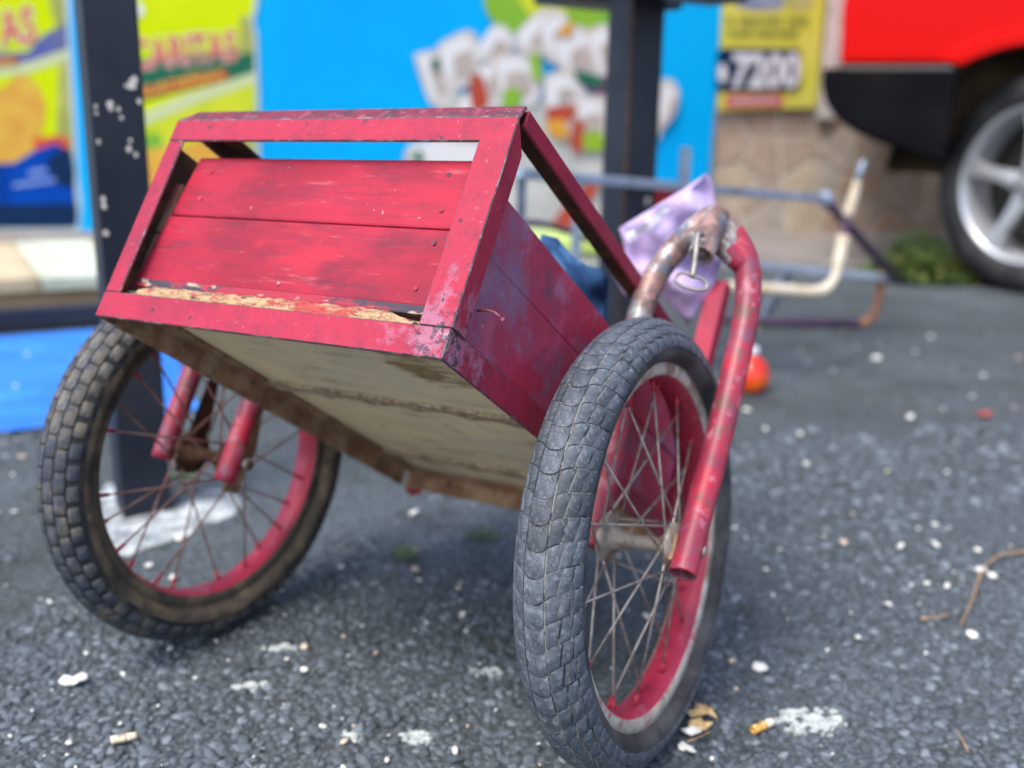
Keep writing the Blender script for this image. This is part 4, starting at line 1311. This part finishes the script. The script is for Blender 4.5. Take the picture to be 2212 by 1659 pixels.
fbar('handle_core', [at(1820, 520, 2.45), at(1830, 470, 2.62)], .010, M_plum)
fbar('leg', catmull([at(1912, 576, 2.94), at(1903, 620, 2.96), at(1894, 664, 2.97), at(1880, 690, 2.98), at(1850, 700, 2.99)], 6), .0125, M_orust)
fsq('upright', at(1482, 318, 2.245), at(1476, 402, 2.245), .022, .022, M_galv)
fsq('upright', at(1127, 376, 1.87), at(1124, 520, 1.95), .018, .018, M_galv)
fsq('leg', at(1250, 384, 2.0), Vector((at(1250, 384, 2.0).x, 2.02, 0)), .02, .02, M_galv)
bm = bmesh.new(); add_box(bm, (-.05, -.02, -.04), (.05, .02, .02), .004, Matrix.Translation(at(1440, 418, 2.28) - fo)); link('red_bracket', bm_mesh('red_bracket', bm), pm('red bracket', (.62, .05, .06)), fx)
fbar('cable', catmull([at(1130, 480, 1.95), at(1180, 485, 2.0), at(1240, 505, 2.05), at(1300, 528, 2.1), at(1340, 540, 2.12)], 5), .006, M_plum, 8)

# ------------------------------------------------------------------ red car
ca = R(-21)
cdv = Vector((math.cos(ca), math.sin(ca), 0)); cnv = Vector((-math.sin(ca), math.cos(ca), 0))
CARM = Matrix((cdv, cnv, Vector((0, 0, 1)))).transposed().to_4x4()
CARM.translation = Vector((1.856, 3.629, 0))
car = empty('parked_car', CARM)
tag(car, 'red car with black bumper and five-spoke alloy wheel parked by the stone wall', 'car')
M_car = mat('red car paint', (0.56, 0.0003, 0.0003), rough=.32, spec=.12, coat=.05)
M_plas = mat('black bumper plastic', (0.003, 0.003, 0.005), [dict(c=(0.008, 0.007, 0.008), s=3, lo=.45, hi=.65, d=4)], rough=.45, spec=.07)
M_liner = mat('muddy arch liner', (0.045, 0.032, 0.02), [dict(c=(0.10, 0.065, 0.03), s=6, lo=.45, hi=.62, d=5)], rough=.9)
M_glass = mat('dark glass', (0.01, 0.013, 0.015), rough=.08)
M_ctyre = mat('car tyre', (0.014, 0.015, 0.018), [dict(c=(0.05, 0.05, 0.052), s=8, lo=.45, hi=.65, d=5)], rough=.7)
M_alloy = mat('silver alloy', (0.55, 0.58, 0.62), rough=.32, metal=.55)
M_disc = mat('dark inside wheel', (0.03, 0.026, 0.022), rough=.7)
wc = [(-.06, .395), (2.55, .395)]
def arch(cx_, r, a0, a1, n=14): return [(cx_ + r * math.cos(R(a0 + (a1 - a0) * i / n)), .395 + r * math.sin(R(a0 + (a1 - a0) * i / n))) for i in range(n + 1)]
side = [(-.722, .800)] + arch(wc[0][0], .475, 121, 0) + [(.42, .36)] + [(2.06, .36)] + arch(wc[1][0], .49, 180, 40) + [(3.35, .70), (3.42, .95), (3.30, 1.06), (2.4, 1.13), (-.60, 1.13), (-.735, 1.04)]
bm = bmesh.new()
add_prism(bm, side, 'y', 0, 1.38, .018)
link('body', bm_mesh('body', bm), M_car, car, False)
bm = bmesh.new()
fo_, fi_ = arch(wc[0][0], .535, 128, 6, 20), arch(wc[0][0], .476, 122, 6, 20)
add_prism(bm, fo_ + fi_[::-1], 'y', -.014, .004, .006)
link('arch_flare', bm_mesh('arch_flare', bm), M_car, car)
bm = bmesh.new()
cab = [(-.62, 1.12), (-.50, 1.62), (-.30, 1.68), (1.35, 1.66), (1.75, 1.5), (2.3, 1.12)]
add_prism(bm, cab, 'y', .07, 1.31, .03)
link('cabin', bm_mesh('cabin', bm), M_car, car)
for q in ([(-.52, 1.18), (-.45, 1.54), (.28, 1.56), (.28, 1.18)], [(.34, 1.18), (.34, 1.56), (1.05, 1.56), (1.05, 1.18)], [(1.1, 1.18), (1.1, 1.55), (1.34, 1.53), (1.95, 1.18)]):
    bm = bmesh.new(); add_prism(bm, q, 'y', .055, .09); link('window', bm_mesh('window', bm), M_glass, car)
bm = bmesh.new()
add_prism(bm, [(-.782, .790), (-.55, .792), (-.312, .790), (-.318, .62), (-.325, .445), (-.36, .468), (-.45, .500), (-.56, .528), (-.65, .565), (-.715, .612), (-.760, .665), (-.780, .725)], 'y', -.02, 1.36, .012)
link('bumper', bm_mesh('bumper', bm), M_plas, car)
bm = bmesh.new(); add_box(bm, (-.70, -.026, .785), (-.34, -.0215, .799), 0); link('trim_line', bm_mesh('trim_line', bm), mat('grey trim', (.10, .095, .09), rough=.5), car)
bm = bmesh.new()
add_prism(bm, arch(wc[0][0], .485, 170, 10) + [(.35, .62), (.25, .75), (-.1, .86), (-.4, .75), (-.5, .5)][::-1] if False else arch(wc[0][0], .472, 178, 2), 'y', .30, .34)
link('arch_liner', bm_mesh('arch_liner', bm), M_liner, car)
bm = bmesh.new()
pr_ = arch(wc[0][0], .471, 175, 5, 18)
a_ = [bm.verts.new((p[0], .012, p[1])) for p in pr_]; b_ = [bm.verts.new((p[0], .31, p[1])) for p in pr_]
for i in range(len(pr_) - 1): bm.faces.new([a_[i], a_[i + 1], b_[i + 1], b_[i]])
link('arch_liner', bm_mesh('arch_liner', bm), M_liner, car)
bm = bmesh.new(); add_box(bm, (.45, .1, .28), (2.0, 1.28, .40), .01); link('underbody', bm_mesh('underbody', bm), M_plas, car)

def car_wheel(x, y, steer, flip):
    tp = [(.10, .27), (.115, .285), (.118, .33), (.105, .372), (.07, .392), (0, .395), (-.07, .392), (-.105, .372), (-.118, .33), (-.11, .27)]
    Mw = Matrix.Translation((x, y, .395)) @ Matrix.Rotation(R(90 if flip else -90) + steer, 4, 'Z')      # local +X faces outwards
    t = link('tyre', lathe_mesh('tyre', tp, 72), M_ctyre, car, True)
    t.matrix_local = Mw
    rp = [(.108, .288), (.112, .280), (.100, .268), (.03, .255), (-.08, .25)]
    r_ = link('rim', lathe_mesh('rim', rp, 72), M_alloy, car, True)
    r_.matrix_local = Mw
    dsk = link('brake_disc', lathe_mesh('brake_disc', [(.0, .0), (.0, .17), (-.02, .17), (-.03, .255), (-.05, .255)], 40), M_disc, car, True)
    dsk.matrix_local = Mw
    for k in range(5):
        a = 2 * math.pi * k / 5 + .12
        bm = bmesh.new()
        V0 = []
        for (rr, w, xo, xi) in ((.045, .036, .098, .07), (.11, .025, .100, .07), (.19, .021, .100, .072), (.262, .034, .098, .075)):
            V0.append([bm.verts.new((xo, -w, rr)), bm.verts.new((xo + .006, 0, rr)), bm.verts.new((xo, w, rr)), bm.verts.new((xi, w * 1.05, rr)), bm.verts.new((xi, -w * 1.05, rr))])
        for i in range(3):
            for j in range(5): bm.faces.new([V0[i][j], V0[i][(j + 1) % 5], V0[i + 1][(j + 1) % 5], V0[i + 1][j]])
        bm.faces.new(V0[0]); bm.faces.new(V0[3])
        s = link('wheel_spoke', bm_mesh('wheel_spoke', bm), M_alloy, r_)
        s.rotation_euler = (a, 0, 0)
    h = link('wheel_hub', lathe_mesh('wheel_hub', [(.07, .075), (.098, .072), (.104, .06), (.106, .036), (.112, .034), (.113, .0)], 30), M_alloy, r_, True)
    for k in range(5):
        a = 2 * math.pi * (k + .5) / 5 + .12
        bm = bmesh.new(); add_tube(bm, [(.10, .053 * math.sin(a), .053 * math.cos(a)), (.112, .053 * math.sin(a), .053 * math.cos(a))], .010, 8)
        link('wheel_bolt', bm_mesh('wheel_bolt', bm), M_disc, r_)
car_wheel(.03, .115, R(-38), False)
car_wheel(2.55, .125, 0, False)
car_wheel(.16, 1.25, 0, True)
car_wheel(2.55, 1.25, 0, True)

# ------------------------------------------------------------------ small things on the ground
# orange ball-shaped bottle with a white cap
bp = on_ground(1614, 846)
bot = empty('orange_bottle', Matrix.Translation(bp))
tag(bot, 'round glossy orange plastic bottle with white cap standing behind the near wheel', 'bottle')
M_org = mat('orange plastic', (0.80, 0.13, 0.012), [dict(c=(0.62, 0.02, 0.008), s=9, lo=.45, hi=.62, d=2)], rough=.18, coat=.5)
def lathe_z(name, prof, m, parent, n=32):
    me = lathe_mesh(name, prof, n)
    for v in me.vertices: v.co = Vector((v.co.y, v.co.z, v.co.x))
    me.flip_normals() if hasattr(me, 'flip_normals') else None
    return link(name, me, m, parent, True)
lathe_z('body', [(.001, 0), (.001, .022), (.006, .034), (.020, .044), (.040, .046), (.060, .041), (.075, .030), (.083, .020), (.086, .017)], M_org, bot)
lathe_z('cap', [(.086, .0175), (.087, .020), (.100, .019), (.103, .015), (.103, 0)], mat('white cap', (.62, .66, .70), rough=.35), bot)

def butt(x0, y0, x1, y1, r, m1, m2, label):
    a, b = Vector((x0, y0, r + .003)), Vector((x1, y1, r + .0035))
    o = empty('cigarette_butt', Matrix.Translation(Vector((a.x, a.y, 0))))
    tag(o, label, 'cigarette butt')
    off = Vector((a.x, a.y, 0))
    d = (b - a)
    bm = bmesh.new(); add_tube(bm, [a - off + d * (.62 * k / 4) + Vector((0, 0, .0004 * math.sin(k * 2.1))) for k in range(5)], lambda t: r * (1 + .05 * math.sin(t * 9)), 12, True, .2)
    link('filter', bm_mesh('filter', bm), m1, o, True)
    bm = bmesh.new(); add_tube(bm, [a - off + d * (.62 + .38 * k / 3) for k in range(4)], lambda t: r * (.98 - .1 * t), 12)
    link('paper', bm_mesh('paper', bm), m2, o, True)
M_filt = mat('orange filter', (0.66, 0.34, 0.06), [dict(c=(0.80, .62, .35), s=220, lo=.52, hi=.64, d=3, amt=.7)], rough=.8)
M_pap = mat('white paper', (0.74, 0.68, 0.56), rough=.85)
M_filt2 = mat('cream filter', (0.66, 0.58, 0.44), [dict(c=(0.45, .36, .22), s=180, lo=.56, hi=.66, d=3)], rough=.85)
butt(.2405, .862, .263, .877, .0042, M_filt, M_pap, 'orange-tipped cigarette butt on the asphalt right of the near wheel')
butt(-.367, .8245, -.346, .8325, .0038, M_filt2, M_filt2, 'cream cigarette butt on the asphalt at the bottom left')

# dry leaf scraps
def scrap(name, x, y, s, m, label, cat, seed):
    r8 = random.Random(seed)
    n = 10
    V_ = [(0, 0, .010)]
    for k in range(n):
        a = 2 * math.pi * k / n
        rr = s * r8.uniform(.5, 1.15)
        V_.append((rr * math.cos(a) * 1.2, rr * math.sin(a), .006 + s * r8.uniform(-.05, .4)))
    F_ = [(0, 1 + k, 1 + (k + 1) % n) for k in range(n)]
    V2 = V_ + [(v[0], v[1], v[2] - .0012) for v in V_]
    F2 = F_ + [tuple(n + 1 + i for i in f[::-1]) for f in F_] + [(1 + k, n + 2 + k, n + 2 + (k + 1) % n, 1 + (k + 1) % n) for k in range(n)]
    o = link(name, mesh(name, V2, F2), m, None, False)
    o.location = (x, y, 0)
    tag(o, label, cat)
M_leaf = mat('dry leaf', (0.58, 0.42, 0.20), [dict(c=(0.34, .19, .08), s=90, lo=.48, hi=.64, d=4)], rough=.8)
scrap('dry_leaf', .197, .893, .013, M_leaf, 'dry curled tan leaf beside the foot of the near tyre', 'leaf', 1)
scrap('dry_leaf', .190, .871, .010, M_leaf, 'small brown leaf scrap in front of the curled tan leaf', 'leaf', 2)
scrap('paper_scrap', .183, .862, .009, M_chip, 'white paper scrap beside the near tyre and brown leaf', 'scrap', 3)
scrap('paper_scrap', .172, .832, .008, M_chip, 'small white paper scrap below the near tyre at bottom', 'scrap', 4)
scrap('paper_scrap', -.445, .925, .012, M_chip, 'white paper scrap at the left picture edge on the asphalt', 'scrap', 5)
# larger white stones
for i, (px_, py_, s, lab) in enumerate([(1640, 1448, .0075, 'largest white stone on the asphalt right of the near tyre'), (2117, 1238, .0085, 'white stone caught on the dry twig at right'), (2098, 1378, .0075, 'white stone below the dry twig at right'),
                                         (1893, 778, .012, 'flat pale stone far back on the asphalt right of the bottle'), (1613, 892, .012, 'flat pale stone near the orange bottle'),
                                         (1000, 1332, .005, 'white stone between the two cart wheels'), (1965, 905, .008, 'pale blue-white stone on the asphalt at far right')]):
    p = on_ground(px_, py_)
    r_s = rnd.getstate()
    o = pebbles('white_stone', [(0, 0, s, True, s * .35, 0)], [M_chip], (.35, .5))
    o.location = (p.x, p.y, .002)
    tag(o, lab, 'stone')
# splashes of dried white paint: clusters of flat crusts
def splash(x, y, w, d, n, label, seed, m=M_chip, name='paint_splash'):
    r9 = random.Random(seed)
    bm = bmesh.new()
    for i in range(n):
        a = r9.uniform(0, 2 * math.pi); q = r9.random() ** .8
        q *= .75 + .5 * noise.noise((math.cos(a) * 2, math.sin(a) * 2, seed))
        cx_, cy_ = q * w * math.cos(a), q * d * math.sin(a)
        s = (.0010 + .0050 * r9.random() ** 1.8) * (1.3 - q) * (w / .045) ** .4
        k = 15
        ph = r9.uniform(0, 9)
        ring = []
        for j in range(k):
            t = 2 * math.pi * j / k
            rr = s * (1 + .55 * noise.noise((math.cos(t) * 1.3 + ph, math.sin(t) * 1.3, i * .7)) + r9.uniform(-.12, .12))
            ring.append((cx_ + math.cos(t) * rr * 1.25, cy_ + math.sin(t) * rr * .85))
        h0 = .0026 + r9.uniform(0, .0016)
        top = [bm.verts.new((p[0], p[1], h0 + r9.uniform(-.0006, .0006))) for p in ring]
        bot_ = [bm.verts.new((p[0] + (p[0] - cx_) * .15, p[1] + (p[1] - cy_) * .15, -.002)) for p in ring]
        c = bm.verts.new((cx_, cy_, h0 + .0003))
        for j in range(k):
            bm.faces.new([top[j], top[(j + 1) % k], c]); bm.faces.new([bot_[j], bot_[(j + 1) % k], top[(j + 1) % k], top[j]])
    o = link(name, bm_mesh(name, bm), m, None, False)
    o.location = (x, y, 0)
    tag(o, label, 'paint splash')
M_spl = mat('dried white paint', (0.50, 0.56, 0.55), [dict(c=(0.24, .27, .27), s=150, lo=.46, hi=.62, d=6, ro=.7)], rough=.8)
splash(.302, .886, .050, .034, 130, 'large white paint splash on the asphalt beside the orange-tipped butt', 1, M_spl)
splash(-.018, .968, .024, .012, 26, 'white paint splash on the asphalt just left of the near tyre', 2, M_spl)
splash(-.086, .848, .026, .014, 34, 'white paint splash at the bottom between the wheels', 3, M_spl)
splash(-.150, .846, .018, .010, 14, 'small faint white paint splash at the bottom centre-left', 4, M_spl)
splash(-.252, 1.010, .03, .008, 22, 'faint white paint smear below the far wheel', 5, M_spl)
splash(-.265, .93, .034, .012, 18, 'thin pale scuff of paint on the asphalt at lower left', 6, M_spl)
# powdery white spill round the foot of the left post
M_pow = mat('white lime powder', (0.19, 0.22, 0.245), [dict(c=(0.54, .60, .63), s=10, lo=.42, hi=.60, d=6, ro=.7), dict(c=(0.075, .085, .10), s=16, lo=.48, hi=.60, d=7, ro=.7, amt=.95)], rough=.95, bump=[dict(s=120, k=.6, h=.002)])
sp = [on_ground(*p) for p in [(205, 1080), (240, 1045), (330, 1105), (400, 1080), (470, 1055), (515, 1075), (505, 1110), (440, 1140), (350, 1175), (270, 1200), (225, 1190), (215, 1140)]]
ctr = sum(sp, Vector()) / len(sp)
fine = catmull(sp + [sp[0]], 6)[:-1]
fine = [p + (p - ctr).normalized() * .012 * noise.noise((p.x * 60, p.y * 60, 1)) for p in fine]
n = len(fine)
V_ = [(0, 0, .009)] + [((p - ctr).x * .6, (p - ctr).y * .6, .0075 + .003 * noise.noise((p.x * 30, p.y * 30, 4))) for p in fine] + [((p - ctr).x, (p - ctr).y, .0005) for p in fine]
F_ = [(0, 1 + k, 1 + (k + 1) % n) for k in range(n)] + [(1 + k, n + 1 + k, n + 1 + (k + 1) % n, 1 + (k + 1) % n) for k in range(n)]
o = link('powder_spill', mesh('powder_spill', V_, F_), M_pow, None, True)
o.location = ctr
tag(o, 'powdery white spill on the asphalt round the foot of the left post', 'spill')
# twigs
M_twig = mat('dry twig', (0.26, 0.165, 0.10), [dict(c=(0.42, .30, .2), s=60, lo=.5, hi=.66, d=4)], rough=.85)
def twig(name, px_list, r, label, z=.008):
    P = [on_ground(x, y, z) for x, y in px_list]
    b = Vector((P[0].x, P[0].y, 0))
    o = tube_obj(name, catmull([p - b for p in P], 6), lambda t: r * (1 - .45 * t), M_twig, None, 7)
    o.location = b
    tag(o, label, 'twig')
twig('dry_twig', [(2290, 1185), (2212, 1192), (2160, 1200), (2128, 1225), (2112, 1260), (2095, 1310), (2075, 1350)], .0023, 'long bent dry twig on the asphalt at the right edge')
twig('dry_twig', [(2118, 1235), (2108, 1270), (2100, 1290)], .0018, 'short thin twig crossing the long bent twig')
twig('dry_twig', [(1990, 1336), (2025, 1333), (2052, 1326)], .0020, 'short straight brown twig left of the long bent twig')
twig('dry_twig', [(2070, 1585), (2082, 1605), (2092, 1625)], .0014, 'pale grass stalk on the asphalt at bottom right')
twig('dry_twig', [(1485, 1602), (1510, 1592), (1535, 1580)], .0010, 'fine stalk lying beside the white scrap at the near tyre')
p = on_ground(2125, 900)
scrap('red_scrap', p.x, p.y, .018, mat('faded red scrap', (.30, .06, .05), rough=.8), 'faded red scrap on the asphalt at far right', 'scrap', 9)
# weeds
M_weed = mat('weed leaf', (0.060, 0.12, 0.030), [dict(c=(0.10, .17, .04), s=60, lo=.48, hi=.62, d=3)], rough=.6)
M_weedy = mat('yellowing weed leaf', (0.26, 0.23, 0.05), [dict(c=(0.12, .14, .03), s=60, lo=.48, hi=.62, d=3)], rough=.6)
def weed(x, y, n, spread, h, leaf, label, seed, cat='weed', name='weed_clump', yel=.25):
    ra = random.Random(seed)
    o = empty(name, Matrix.Translation((x, y, 0)))
    tag(o, label, cat)
    for mi, m in ((0, M_weed), (1, M_weedy)):
        V_, F_ = [], []
        for i in range(n):
            if (ra.random() < yel) != bool(mi): continue
            a = ra.uniform(0, 2 * math.pi); q = ra.random() ** .6 * spread
            bx_, by_ = q * math.cos(a), q * math.sin(a) * .7
            z = h * ra.random() * (1.1 - q / spread)
            da = ra.uniform(0, 2 * math.pi); el = ra.uniform(-.3, .8)
            d = Vector((math.cos(da) * math.cos(el), math.sin(da) * math.cos(el), math.sin(el))) * leaf * ra.uniform(.6, 1.3)
            s = Vector((-math.sin(da), math.cos(da), ra.uniform(-.4, .4))) * leaf * ra.uniform(.2, .4)
            p0 = Vector((bx_, by_, z + .002))
            k = len(V_)
            V_ += [p0, p0 + d * .5 + s + Vector((0, 0, leaf * .1)), p0 + d, p0 + d * .5 - s + Vector((0, 0, leaf * .1))]
            F_ += [(k, k + 1, k + 2), (k, k + 2, k + 3)]
        if V_: link('leaves', mesh('leaves', V_, F_), m, o)
    bm = bmesh.new()
    for i in range(max(3, n // 25)):
        a = ra.uniform(0, 2 * math.pi); q = ra.random() * spread * .7
        add_tube(bm, [(q * .3 * math.cos(a), q * .3 * math.sin(a), 0), (q * math.cos(a), q * math.sin(a) * .7, h * ra.uniform(.5, 1))], leaf * .06, 5)
    link('stems', bm_mesh('stems', bm), M_weed, o)
g_ = on_ground(1985, 606)
weed(g_.x, g_.y, 1500, .25, .20, .034, 'dark mossy weed clump growing between the pavement and the car wheel', 1, yel=.22)
for i, (x, y, lab) in enumerate([(1040, 1165, 'tiny green weed in the asphalt between the wheels, nearer the near tyre'), (870, 1205, 'tiny green weed in the asphalt between the wheels, beside the far wheel'), (395, 1035, 'small green weed at the foot of the left post')]):
    p = on_ground(x, y)
    weed(p.x, p.y, 60, .022, .016, .008, lab, i + 5, yel=.05)
